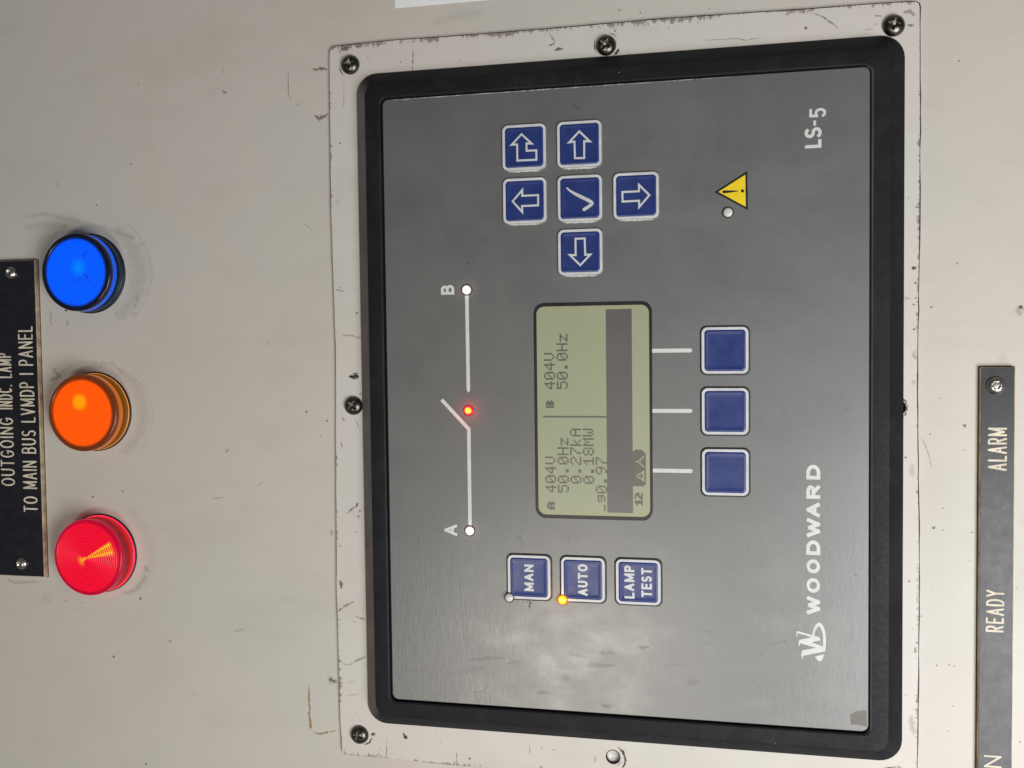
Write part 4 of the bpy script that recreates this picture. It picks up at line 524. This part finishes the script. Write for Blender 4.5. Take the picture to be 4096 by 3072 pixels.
holes = [circ(HOLE[0], 2.75), circ((-1.5, -106.6), 2.75)]
fill_curve('plate', [outline]+holes, .22, PZ, M['plate'], plate, .0)
ctr = Vector((-1.6, 3.6))
seam = [tuple(ctr+(Vector(p)-ctr)*1.0+((Vector(p)-ctr).normalized())*0 + Vector((math.copysign(.26, p[0]-ctr.x) if abs(abs(p[0]-ctr.x)-152) < 3 else 0, math.copysign(.26, p[1]-ctr.y) if abs(abs(p[1]-ctr.y)-117.3) < 3 else 0))*rnd.uniform(1.7, 2.9)) for p in outline]
fill_curve('rust_seam', [seam, circ(HOLE[0], 2.6), circ((-1.5, -106.6), 2.6)], .02, .20, M['rust'], plate)
for c, r in ((HOLE[0], 2.75), ((-1.5, -106.6), 2.75)):
    mb = MB(); lathe(mb, [(r+.28, PZ+.012), (r-.02, PZ+.012), (r-.06, PZ-.05), (r-.06, .22)], 40, c, cap=False)
    o = mb.build('hole_rim', M['rust'], plate, True)
# recessed cup seen through the empty hole: the primed metal of the cabinet behind
mb = MB(); lathe(mb, [(2.62, .20), (2.62, .06), (0.01, .05)], 32, HOLE[0]); mb.build('hole_floor', M['ledoff'], plate, True)
mb = MB(); lathe(mb, [(2.62, .20), (2.62, .06), (0.01, .05)], 32, (-1.5, -106.6)); mb.build('hole_floor', M['gap'], plate, True)
mp = marks('p', .03, 'grime', None); mp.parent = plate
for v in mp.data.vertices: v.co.y -= PZ*S

def screw_mesh(R, H, kind):
    """pan head with a cross recess, or button head with a hex recess: a polar height field"""
    nr, na = 26, 72; vs = []; fs = []; mi = []
    def depth(x, y):
        if kind == 'cross':
            r = math.hypot(x, y); arm = min(abs(x), abs(y)); lng = max(abs(x), abs(y)); L = R*.50; wd = .105*R*(1.9-1.0*lng/L) if lng < L else 0
            if lng < L and arm < wd: return H*.80*(1-.55*lng/L)
            if r < R*.20: return H*.8
            return 0.0
        q = max(abs(x*math.cos(a)+y*math.sin(a)) for a in (0, math.pi/3, 2*math.pi/3))
        return H*.62 if q < R*.40 else 0.0
    for i in range(nr+1):
        r = R*(i/nr)
        z = H*(1-(r/R)**2.6)**.62 if r < R else 0
        z = max(0, z)
        for j in range(na):
            t = 2*math.pi*j/na; x, y = r*math.cos(t), r*math.sin(t)
            vs.append((x, y, z+.25-min(z*.95, depth(x, y))))
    for i in range(nr):
        for j in range(na):
            k = (j+1) % na; fs.append((i*na+j, (i+1)*na+j, (i+1)*na+k, i*na+k))
    b = len(vs)
    for j in range(na):
        t = 2*math.pi*j/na; vs.append((R*math.cos(t), R*math.sin(t), 0.0))
    for j in range(na): fs.append((nr*na+j, b+j, b+(j+1) % na, nr*na+(j+1) % na))
    mb = MB(); mb.add(vs, fs); return mb
pan = screw_mesh(4.05, 2.5, 'cross').build('screw', M['steel'], plate, True)
spots = [(c[0][0], c[0][1]) for c in SCREWS]; spots[3] = (spots[3][0], 112.65); spots[5] = (-144.6, -104.6)
rots = [.05, .62, .35, .68, .25, .5]
for i, (x, y) in enumerate(spots):
    o = pan if i == 0 else pan.copy()
    if i: col.objects.link(o); o.parent = plate
    o.location = w3(x, y, PZ); o.rotation_euler = (rnd.uniform(-.03, .03), rots[i], rnd.uniform(-.03, .03))

# ------------------------------------------------------------------ controller
ctl = thing('control_unit', 'grey faced electronic control unit in a thick black frame with blue keys and an LCD', 'control unit', (0, 0, 0))
OH = 5.5                                                               # height of the film
mb = MB()
loft(mb, [(0, 0, 137.9, 108.5, 8.6, -.3), (0, 0, 137.9, 108.5, 8.6, .6), (0, 0, 137.4, 108.0, 8.4, 1.1), (0, 0, 132.6, 103.2, 5.6, 6.5), (0, 0, 132.0, 102.6, 5.2, 6.9), (0, 0, 131.3, 101.9, 4.8, 7.0),
          (0.1, 0, 126.5, 96.7, 3.2, 6.9), (0.15, 0, 126.0, 96.2, 3.0, 6.6), (.2, 0, 125.85, 96.05, 2.9, 4.6)], cap_last=True)
o = mb.build('frame', M['bezel'], ctl)
for p in o.data.polygons: p.use_smooth = True
try:
    o.data.set_sharp_from_angle(angle=math.radians(22))
except Exception: pass
mb = MB(); loft(mb, [(.25, -.1, 125.35, 95.5, 2.6, 4.7), (.25, -.1, 125.35, 95.5, 2.6, OH-.12), (.25, -.1, 125.2, 95.35, 2.5, OH)])
film = mb.build('faceplate', M['film'], ctl)
mo = marks('o', OH+.01, 'grime', None); mo.parent = ctl
# worn patch of film in the corner
st = Stack(OH+.02); st.poly(PATCH); st.build('peeled_patch', m_simple('bare_patch', (.155, .140, .122, 1), .55, bump=.3, var=.1), ctl)

def key(cu, cv, kind, glyphs=None, led=False, back=False):
    """kind: frame ring + blue pillow on a raised base"""
    k = MB()
    a, b = 9.0, 8.85; e1, e2 = (.72, .40) if back else (.42, .22)
    loft(k, [(cu, cv, a+e1, b+e1, 2.6, OH+.004), (cu, cv, a+e2, b+e2, 2.45, OH+.35), (cu, cv, a+.10, b+.10, 2.35, OH+.80), (cu, cv, a+.0, b+.0, 2.3, OH+.88)])
    base = k.build('key', M['keybase'] if not back else M['keybase_shaded'], ctl)
    for p in base.data.polygons: p.use_smooth = True
    base.data.set_sharp_from_angle(angle=math.radians(50))
    if not back:                                                       # painted highlight: bright strip on the light-facing left edge of the scuffed film
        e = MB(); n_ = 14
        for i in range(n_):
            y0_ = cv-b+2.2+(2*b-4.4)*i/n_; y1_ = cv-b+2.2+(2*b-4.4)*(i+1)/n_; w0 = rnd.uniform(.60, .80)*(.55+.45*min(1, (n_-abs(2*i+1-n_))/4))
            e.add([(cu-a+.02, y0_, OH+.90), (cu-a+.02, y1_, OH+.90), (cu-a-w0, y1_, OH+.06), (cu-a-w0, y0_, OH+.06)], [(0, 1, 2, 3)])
        e.build('lit_scuffed_edge', M['lit_scuff'], base)
    f = MB(); h = OH+.885
    if not led:
        loft(f, [(cu, cv, a, b, 2.3, h), (cu, cv, a-.08, b-.08, 2.2, h+.07), (cu, cv, a-.95, b-.95, 1.45, h+.07), (cu, cv, a-1.05, b-1.05, 1.35, h+.01)], cap_last=False)
    else:                                                              # the ring stops short of the lamp in its upper left corner
        loft(f, [(cu, cv, a, b, 2.3, h), (cu, cv, a-.08, b-.08, 2.2, h+.07), (cu, cv, a-.95, b-.95, 1.45, h+.07), (cu, cv, a-1.05, b-1.05, 1.35, h+.01)], cap_last=False)
        keep = []
        c0 = (cu-a, cv+b)
        for q in f.f:
            m_ = [sum(f.v[i][d] for i in q)/len(q) for d in (0, 1)]
            if math.hypot(m_[0]-c0[0]-.6, m_[1]-c0[1]+.6) > 1.75: keep.append(q)
        f.f = keep
    f.build('key_border', M['frame'], base)
    c = MB()
    loft(c, [(cu, cv, a-1.06, b-1.06, 1.3, h+.002), (cu, cv, a-1.25, b-1.25, 1.2, h+.16), (cu, cv, a-1.75, b-1.75, 1.0, h+.22), (cu, cv, a-1.95, b-1.95, .9, h+.16), (cu, cv, a-3.2, b-3.2, .9, h+.10), (cu, cv, a-6.2, b-6.2, .9, h+.085)])
    o_ = c.build('key_cap', M['blue'], base, True)
    return base
def m_keybase(name, col_):
    t = NT(name); n = t.noise(700, 3, .7, (1, 1, .25)); n2 = t.noise(90, 4, .6)
    g = t.n('ShaderNodeNewGeometry'); sx = t.n('ShaderNodeSeparateXYZ'); t.l(g.outputs['Normal'], sx.inputs[0])
    t.set(Base_Color=t.mix(t.ss(n, .35, .7), tuple(x*.75 for x in col_[:3])+(1,), col_), Roughness=t.mr(n2, .3, .7, .28, .42))
    t.bump(n, .6, .0002); return t.m
M['keybase'] = m_keybase('clear_key_edge', (.20, .20, .195, 1)); M['lit_scuff'] = m_keybase('lit_scuffed_clear_edge', (.62, .62, .58, 1)); M['keybase_shaded'] = m_keybase('shaded_key_edge', (.075, .077, .075, 1))  # the darkest one paints in the shadow on the embossed key sides
SH = OH+1.12
arrows = [((102.9, 35.75), ARROW_BACK), ((102.95, 13.45), ARROW_R), ((81.65, 35.75), ARROW_UP), ((81.7, 13.45), None), ((81.7, -8.75), ARROW_DN), ((60.5, 13.5), ARROW_L)]
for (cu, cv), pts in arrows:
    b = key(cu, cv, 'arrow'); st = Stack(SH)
    if pts: st.ribbon([(x, y) for x, y in pts], .78, closed=True)
    else:
        P = []; c = CHECK
        for i in range(len(c)-1): P += [tuple(Vector(c[i]).lerp(Vector(c[i+1]), t/3)) for t in range(3)]
        P.append(c[-1]); 
        for _ in range(2): P = [P[0]]+[((P[i-1][0]+2*P[i][0]+P[i+1][0])/4, (P[i-1][1]+2*P[i][1]+P[i+1][1])/4) for i in range(1, len(P)-1)]+[P[-1]]
        n = len(P); st.ribbon(P, [.55+.75*min(1, i/(n*.3)) for i in range(n)]); st.disc(P[-1], .65); st.disc(P[0], .27)
    st.build('key_symbol', M['frame'], b)
for cu in (20.9, -2.7, -26.45): key(cu, -42.55, 'soft', back=True)
def lettering(b, items, name='key_lettering'):
    st = Stack(SH)
    for s, u0, u1, v0, v1 in items: text(st, s, u0, u1, v0, v1-v0, .88, space=.16, asp=.80)
    st.build(name, M['frame'], b)
b = key(-70.7, 35.75, 'mode', led=True, back=True); lettering(b, [('MAN', -76.25, -65.35, 33.75, 37.65)])
b = key(-70.75, 13.6, 'mode', led=True, back=True); lettering(b, [('AUTO', -77.2, -64.4, 11.6, 15.6)])
b = key(-70.85, -8.55, 'mode', back=True); lettering(b, [('LAMP', -77.5, -64.2, -7.1, -3.1), ('TEST', -76.7, -65.0, -14.0, -9.8)])

# printed legends
st = Stack(OH+.03)
st.ribbon([(46.6, 60.5), (5.9, 60.4), (5.2, 60.4), (4.7, 60.4)], [1.5, 1.5, 1.1, .25]); st.build('switch_line', M['print'], ctl)
st = Stack(OH+.03); st.ribbon([(-52.4, 60.5), (-10.4, 60.45), (1.7, 71.9)], 1.5); st.build('switch_line', M['print'], ctl)
for u in (21.0, -2.65, -26.27):
    st = Stack(OH+.03); st.ribbon([(u, -14.4), (u, -29.3)], 1.55); st.disc((u, -29.3), .77); st.build('leader_line', M['print'], ctl)
st = Stack(OH+.03); glyph(st, 'B', 44.85, 65.8, 3.95, 5.65, 1.15); st.build('terminal_letter', M['print'], ctl)
st = Stack(OH+.03); glyph(st, 'A', -54.8, 65.9, 4.7, 5.7, 1.1); st.build('terminal_letter', M['print'], ctl)
st = Stack(OH+.03)
glyph(st, 'L', 96.7, -78.3, 3.2, 6.0, 1.2); glyph(st, 'S', 100.3, -78.4, 4.2, 6.25, 1.2); glyph(st, '-', 105.0, -76.9, 2.0, 2.4, 1.0)
glyph(st, '5', 107.9, -80.0, 3.6, 6.1, 1.0); st.build('type_lettering', M['print'], ctl)
for ch, (u0, u1) in zip('WOODWARD', WOOD):
    st = Stack(OH+.03); glyph(st, ch, u0, -78.0, u1-u0, 5.2, 1.42 if ch in 'DRO' else 1.55, nib=math.radians(18), thin={'D': .92, 'R': .92, 'O': .72, 'W': .60, 'A': .58}[ch]); st.build('brand_letter', M['print'], ctl)
st = Stack(OH+.03)
for p in LOGO: st.poly(p)
st.ribbon(SWOOSH[0], [w_*1.05 for w_ in SWOOSH[1]]); st.build('brand_emblem', M['print'], ctl)
# warning triangle
warn = Stack(OH+.03)
warn.poly([(81.85, -38.75), (74.45, -51.35), (89.35, -51.1)]); wt = warn.build('warning_triangle', M['black'], ctl)
st = Stack(OH+.05); st.poly([(81.88, -40.3), (75.75, -50.55), (87.95, -50.4)]); st.build('yellow_field', M['yellow'], wt)
st = Stack(OH+.07); st.ribbon([(81.8, -42.3), (81.82, -44.5), (81.86, -47.7)], [1.15, .85, .3]); st.disc((81.8, -42.4), .58); st.disc((81.83, -49.35), .62); st.build('exclamation_mark', M['black'], wt)

# small lamps in the film
def led(u, v, mat, label, ringmat=None, r=1.85, OH=OH):
    mb = MB(); lathe(mb, [(r+.42, OH+.01), (r+.36, OH+.30), (r+.05, OH+.34), (r, OH+.15)], 36, (u, v), cap=False)
    ring = mb.build('indicator_ring', ringmat or M['ledring'], ctl, True)
    mb = MB(); lathe(mb, [(r, OH+.10), (r, OH+.45), (r*.93, OH+.75), (r*.7, OH+1.02), (r*.4, OH+1.15), (.02, OH+1.18)], 36, (u, v))
    o_ = mb.build('indicator_lens', mat, ring, True); o_['label'] = label
def led_mat(name, base, core, edge, st_, rr):
    t = NT(name); tc = t.n('ShaderNodeTexCoord')
    g = t.n('ShaderNodeLayerWeight'); g.inputs['Blend'].default_value = .5
    sx = t.n('ShaderNodeSeparateXYZ'); t.l(tc.outputs['Generated'], sx.inputs[0])
    dx = t.math('SUBTRACT', sx.outputs['X'], .5); dz = t.math('SUBTRACT', sx.outputs['Z'], .5)
    d = t.math('SQRT', t.math('ADD', t.math('MULTIPLY', dx, dx), t.math('MULTIPLY', dz, dz)))
    t.set(Base_Color=base, Roughness=.3, Emission_Color=t.mix(t.ss(d, rr[0], rr[1]), core, edge), Emission_Strength=st_); return t.m
led(46.6, 60.5, led_mat('lit_white_led', (.6, .5, .5, 1), (1, .90, .88, 1), (.9, .62, .60, 1), .75, (.25, .5)), 'lit pinkish white indicator under the letter B')
led(-52.45, 60.6, led_mat('lit_white_led_two', (.6, .5, .5, 1), (1, .90, .89, 1), (.9, .62, .62, 1), .75, (.25, .5)), 'lit pinkish white indicator beside the letter A')
led(-2.7, 60.4, led_mat('lit_red_led', (.5, .02, .01, 1), (1.0, .62, .02, 1), (1.0, .01, .03, 1), 2.2, (.22, .42)), 'glowing red and yellow indicator between the switch lines',
    ringmat=m_emit('red_lit_ring', (.10, .005, .01, 1), (.55, .0, .02, 1), .7))
led(73.87, -43.85, M['ledoff'], 'unlit clear indicator beside the warning triangle', r=1.8)
led(-79.3, 44.1, M['ledoff'], 'unlit clear indicator at the corner of the MAN key', r=1.75, OH=OH+.88)
led(-79.25, 21.95, led_mat('lit_amber_led', (.6, .2, .01, 1), (1.0, .80, .06, 1), (1.0, .36, .0, 1), 2.0, (.20, .46)), 'glowing amber indicator at the corner of the AUTO key',
    ringmat=m_emit('amber_lit_ring', (.20, .04, .005, 1), (.8, .12, .0, 1), .5), r=1.75, OH=OH+.88)

def led_light(u, v, h, power, color):
    d = bpy.data.lights.new('indicator_light', 'POINT'); d.energy = power; d.color = color; d.shadow_soft_size = .0008
    o = bpy.data.objects.new('indicator_light', d); col.objects.link(o); o.location = w3(u, v, h)
led_light(-2.7, 60.4, OH+2.3, .0016, (1, .03, .04)); led_light(-79.25, 21.95, OH+3.1, .0012, (1, .30, .02))
led_light(46.6, 60.5, OH+2.2, .00035, (1, .80, .78)); led_light(-52.45, 60.6, OH+2.2, .00035, (1, .80, .78))

# ------------------------------------------------------------------ display
LC = (-2.85, 9.1)
mb = MB(); loft(mb, [(LC[0], LC[1], 43.5, 23.75, 4.3, OH+.012), (LC[0], LC[1], 43.35, 23.6, 4.2, OH+.06), (LC[0], LC[1], 42.05, 22.55, 3.2, OH+.06), (LC[0], LC[1], 42.0, 22.5, 3.2, OH+.02)], cap_last=False)
disp = mb.build('display', M['lcdrim'], ctl); disp['label'] = 'green LCD in a black rounded border, showing two columns of readings'
mb = MB(); loft(mb, [(LC[0], LC[1], 42.1, 22.6, 3.2, OH+.025)]); mb.build('display_glass', M['lcd'], disp)
F5 = {'0': '01110 10001 10011 10101 11001 10001 01110', '1': '00100 01100 10100 00100 00100 00100 11111', '2': '01110 10001 00001 00110 01000 10000 11111',
 '4': '00010 00110 01010 10010 11111 00010 00010', '5': '11111 10000 11110 00001 00001 10001 01110', '7': '11111 00001 00010 00100 01000 01000 01000',
 '8': '01110 10001 10001 01110 10001 10001 01110', '9': '01110 10001 10001 01111 00001 00010 01100', '.': '00000 00000 00000 00000 00000 01100 01100',
 'V': '10001 10001 10001 10001 10001 01010 00100', 'H': '10001 10001 10001 11111 10001 10001 10001', 'z': '00000 00000 11111 00010 00100 01000 11111',
 'k': '10000 10000 10010 10100 11000 10100 10010', 'A': '01110 10001 10001 11111 10001 10001 10001', 'M': '10001 11011 10101 10101 10001 10001 10001', 'W': '10001 10001 10001 10101 10101 10101 01010'}
PX = .6335; PY = .643; U0 = -43.45; V0 = 29.35
def run_text(grid, s, c, r):
    for ch in s:
        for y, row in enumerate(F5[ch].split()):
            for x, bit in enumerate(row):
                if bit == '1': grid.add((c+x, r+y))
        c += 6
def bits(grid, rows, c, r):
    for y, row in enumerate(rows):
        for x, b_ in enumerate(row):
            if b_ == '1': grid.add((c+x, r+y))
def px_obj(name, grid, mat, h=OH+.04, inset=-.02):
    mb = MB(); rows = {}
    for x, y in grid: rows.setdefault(y, []).append(x)
    for y, xs in rows.items():
        xs.sort(); i = 0
        while i < len(xs):
            j = i
            while j+1 < len(xs) and xs[j+1] == xs[j]+1: j += 1
            a = U0+xs[i]*PX+inset; b_ = U0+(xs[j]+1)*PX-inset; t = V0-y*PY-inset*.4; d = V0-(y+1)*PY+inset*.4
            mb.add([(a, d, h), (b_, d, h), (b_, t, h), (a, t, h)], [(0, 1, 2, 3)]); i = j+1
    return mb.build(name, mat, disp)
for name, s, c, r in (('reading', '404V', 12, 0), ('reading', '50.0Hz', 12, 8), ('reading', '0.27kA', 18, 16), ('reading', '0.18MW', 18, 24), ('reading', '0.97', 12, 32), ('reading', '404V', 78, 0), ('reading', '50.0Hz', 78, 8)):
    g = set(); run_text(g, s, c, r+1); px_obj(name, g, M['px'])
g = set(); bits(g, ['01110', '11011', '11111', '11011', '11011'], 1, 2); px_obj('column_letter', g, M['px'])
g = set(); bits(g, ['11110', '10111', '11110', '10111', '11110'], 66, 2); px_obj('column_letter', g, M['px'])
g = set((60, y) for y in range(0, 40)); px_obj('divider_line', g, M['px'])
g = set(); bits(g, ['01111', '10001', '01111', '00001', '01110'], 6, 34); bits(g, ['1111'], 1, 38); px_obj('power_factor_mark', g, M['px'])
mb = MB(); a, b_, t, d = U0, U0+128*PX, V0-40*PY, V0-56*PY
mb.add([(a, d, OH+.04), (b_, d, OH+.04), (b_, t, OH+.04), (a, t, OH+.04)], [(0, 1, 2, 3)]); mb.build('dark_bar', M['bar'], disp)
g = set(); bits(g, ['0110', '1110', '0110', '0110', '1111'], 5, 57); bits(g, ['1110', '0011', '0111', '1100', '1111'], 9, 57); px_obj('page_number', g, M['px'])
tg = set((x, y) for x in range(17, 40) for y in range(56, 64)) - {(39, 56), (39, 63), (38, 63), (17, 63), (39, 62)}
tri = set(); bits(tri, ['0001000', '0010100', '0010100', '0100010', '1111111'], 20, 58); yy = set(); bits(yy, ['0001000', '0001000', '0010100', '0100010', '1000001'], 29, 58)
tg -= tri; tg -= yy; px_obj('symbol_tab', tg, M['px'], inset=0.0)

# ------------------------------------------------------------------ pilot lamps
def lamp(loc, label, cfg):
    t = thing('pilot_lamp', label, 'indicator lamp', (loc[0], loc[1], WALL), 'round indicator lamps in a row')
    H = 10.5
    mb = MB(); lathe(mb, [(18.0, .05), (18.0, .7), (17.4, .9)], 72, cap=False); mb.build('gasket', M['gap'], t, True)
    mb = MB(); lathe(mb, [(17.42, .95), (17.5, 1.1), (17.5, 1.5), (17.36, 1.6)], 96, cap=False); mb.build('lit_seam', cfg['seam'], t, True)  # glowing ring added at the base to carry spill onto the wall
    mb = MB(); lathe(mb, [(17.35, .5), (17.35, 3.6), (17.15, 3.9), (16.3, 4.0)], 96, cap=False); o_ = mb.build('collar', cfg['collar'], t, True); o_.data.set_sharp_from_angle(angle=math.radians(40))
    mb = MB(); lathe(mb, [(16.35, 3.6), (16.35, 4.9), (16.7, 5.0), (17.0, 5.1)], 96, cap=False); o_ = mb.build('groove', cfg['groove'], t, True); o_.data.set_sharp_from_angle(angle=math.radians(40))
    mb = MB(); lathe(mb, [(17.05, 5.05), (17.2, 5.3), (17.2, 8.2)], 96, cap=False); mb.build('light_band', cfg['band'], t, True)
    mb = MB(); lathe(mb, [(17.2, 8.2), (17.2, 9.9), (17.0, 10.35), (16.6, 10.5), (15.7, 10.5), (15.45, 10.3)], 96, cap=False); mb.build('rim', cfg['rim'], t, True)
    mb = MB()
    if cfg.get('ridged'):
        prof = []
        n = 150
        for i in range(n+1):
            r = 15.5*(1-i/n)+.02
            prof.append((r, 10.2+2.6*(1-(r/15.5)**1.25)+.13*math.sin(2*math.pi*r/.95)))
        lathe(mb, prof, 96)
    else: lathe(mb, [(15.5, 10.30), (15.3, 10.35), (10, 10.40), (5, 10.42), (.02, 10.42)], 96)
    mb.build('lens', cfg['lens'], t, True)
    return t
cfg_b = dict(seam=m_emit('blue_seam', (.0, .005, .03, 1), (.0, .02, .12, 1), .5), collar=m_simple('dark_blue_collar', (.006, .018, .030, 1), .22, spec=.6), groove=m_emit('blue_groove', (.003, .008, .02, 1), (.0, .014, .07, 1), .8, .3, .3),
  band=m_emit('blue_band', (.0, .006, .04, 1), (.0, .085, .70, 1), .9, .3, .25), rim=m_simple('navy_rim', (.004, .006, .022, 1), .2, spec=.55),
  lens=m_emit('blue_lens', (.0, .006, .05, 1), (.0, .098, 1.0, 1), 1.0, .42, .22, radial=lens_radial((2.2, -1.5), (.0, .24, 1.0, 1), (.3, 5.2, .85), (.002, .006, .03, 1))))
cfg_o = dict(seam=m_emit('amber_seam', (.1, .03, .0, 1), (1, .35, .03, 1), .8), collar=m_emit('amber_collar', (.10, .035, .004, 1), (.12, .035, .0, 1), .8, .22), groove=m_emit('amber_groove', (.06, .015, .002, 1), (.10, .02, .0, 1), .6),
  band=m_emit('amber_band', (.12, .03, .004, 1), (.55, .12, .004, 1), .8, .3, .35), rim=m_emit('brown_rim', (.07, .016, .003, 1), (.10, .016, .001, 1), .9, .2),
  lens=m_emit('amber_lens', (.12, .012, .0, 1), (1.0, .088, .0, 1), 1.0, .42, .25, radial=lens_radial((4.9, 1.1), (1.0, .34, .0, 1), (1.8, 4.6, .95), (.09, .018, .002, 1))))
cfg_r = dict(seam=m_emit('red_seam', (.3, .0, .01, 1), (1, .01, .05, 1), 3.2), collar=m_emit('red_collar', (.20, .008, .008, 1), (.30, .004, .006, 1), 1.3, .25), groove=m_emit('red_groove', (.05, .003, .006, 1), (.13, .004, .010, 1), .8, .3, .3),
  band=m_emit('red_band', (.05, .0, .004, 1), (.20, .002, .012, 1), .9, .3, .3), rim=m_emit('red_rim', (.06, .001, .004, 1), (.46, .001, .026, 1), .95, .25, .35),
  lens=m_emit('red_lens', (.06, .0, .003, 1), (1, 0, .02, 1), 1.05, .42, .25, radial=red_radial), ridged=True)
lamp((58.4, 239.1), 'blue lit round indicator lamp with a dark rim and scratched flat lens', cfg_b)
lamp((-4.2, 238.0), 'orange lit round indicator lamp with a yellow hot spot on its lens', cfg_o)
lamp((-69.2, 237.3), 'red lit round indicator lamp with concentric ridges on its lens', cfg_r)
# chips in the blue lens
bl = [o for o in col.objects if o.name.startswith('pilot_lamp')][0]
sc = Stack(10.46)
for pts, wd in (([(8.9, -5.5), (7.6, -4.2), (6.9, -4.6)], .35), ([(6.9, -4.6), (6.6, -4.1)], .5), ([(9.8, -6.4), (8.9, -5.5)], .25), ([(-.9, -4.3), (-1.9, -5.3), (-3.0, -6.2)], .45), ([(-3.0, -6.2), (-4.6, -6.6)], .22), ([(-2.8, -2.0), (-3.9, -.9), (-4.8, .4)], .3), ([(13.9, -.6), (13.2, .6)], .3)):
    sc.ribbon(pts, [wd*.5]+[wd]*(len(pts)-2)+[wd*.4] if len(pts) > 2 else wd)
sc.build('lens_scratch', m_simple('blue_chip', (.0, .004, .06, 1), .6), bl)

# ------------------------------------------------------------------ engraved name plates
def nameplate(label, u0, u1, v0, v1, T=2.5):
    t = thing('name_plate', label, 'name plate', (0, 0, WALL))
    mb = MB(); cx, cy, a, b = (u0+u1)/2, (v0+v1)/2, (u1-u0)/2, (v1-v0)/2
    loft(mb, [(cx, cy, a+.35, b+.35, .25, .03), (cx, cy, a+.35, b+.35, .25, T-.45), (cx, cy, a+.02, b+.02, .2, T-.04)], cap_last=True)
    o = mb.build('laminate_core', M['core'], t)
    mb = MB(); loft(mb, [(cx, cy, a+.05, b+.05, .2, T-.05), (cx, cy, a, b, .2, T)]); mb.build('black_face', M['tag'], t)
    mb = MB(); loft(mb, [(cx, cy, a+.7, b+.7, .3, .012), (cx, cy, a+.45, b+.45, .3, .10)]); mb.build('dirt_line', M['rust'], t)
    return t
t1 = nameplate('black engraved name plate above the three round indicator lamps', -80.8, 65.0, 266.3, 295.2)
t2 = nameplate('narrow black engraved name plate reading READY and ALARM below the controller', -240.0, 13.2, -147.0, -135.7, 2.4)
def engraved(parent, words, T):
    for s, u0, u1, v0, ht, v1 in words:
        st = Stack(T+.01); text(st, s, u0, u1, v0, ht, .72, caps='round', space=.15, asp=.52, v1=v1); st.build('engraved_word', M['engrave'], parent)
engraved(t1, [('OUTGOING', -38.9, -7.0, 280.05, 7.4, 280.0), ('INDC.', -3.2, 8.2, 280.0, 7.4, 279.95), ('LAMP', 11.3, 22.9, 279.95, 7.4, 279.9)], 2.5)

engraved(t1, T1WORDS, 2.5)
engraved(t2, T2WORDS, 2.4)
btn = screw_mesh(3.0, 1.9, 'hex').build('screw', M['bright'], t1, True)
def place_screw(t, x, y, h, sc_, rot, first=False):
    o = btn if first else btn.copy()
    if not first: col.objects.link(o); o.parent = t
    o.location = w3(x, y, h); o.rotation_euler = (rnd.uniform(-.05, .05), rot, rnd.uniform(-.05, .05)); o.scale = (sc_, 1, sc_)
place_screw(t1, TAG1scr[0][0], TAG1scr[0][1], 2.5, 1.0, .2, True); place_screw(t1, TAG1scr[1][0], TAG1scr[1][1], 2.5, 1.0, .4)
place_screw(t2, TAG2scr[0][0], TAG2scr[0][1], 2.4, 1.12, .1)
place_screw(t2, -233.5, -141.3, 2.4, 1.12, .3)

# ------------------------------------------------------------------ paper label at the right
mb = MB(); loft(mb, [(207.1, 60.3, 42.3, 31.3, .4, WALL+.02), (207.1, 60.3, 42.3, 31.3, .4, WALL+.14)])
pl = mb.build('paper_label', M['paper']); tag(pl, 'white paper label stuck on the cabinet beyond the mounting plate edge', 'label')
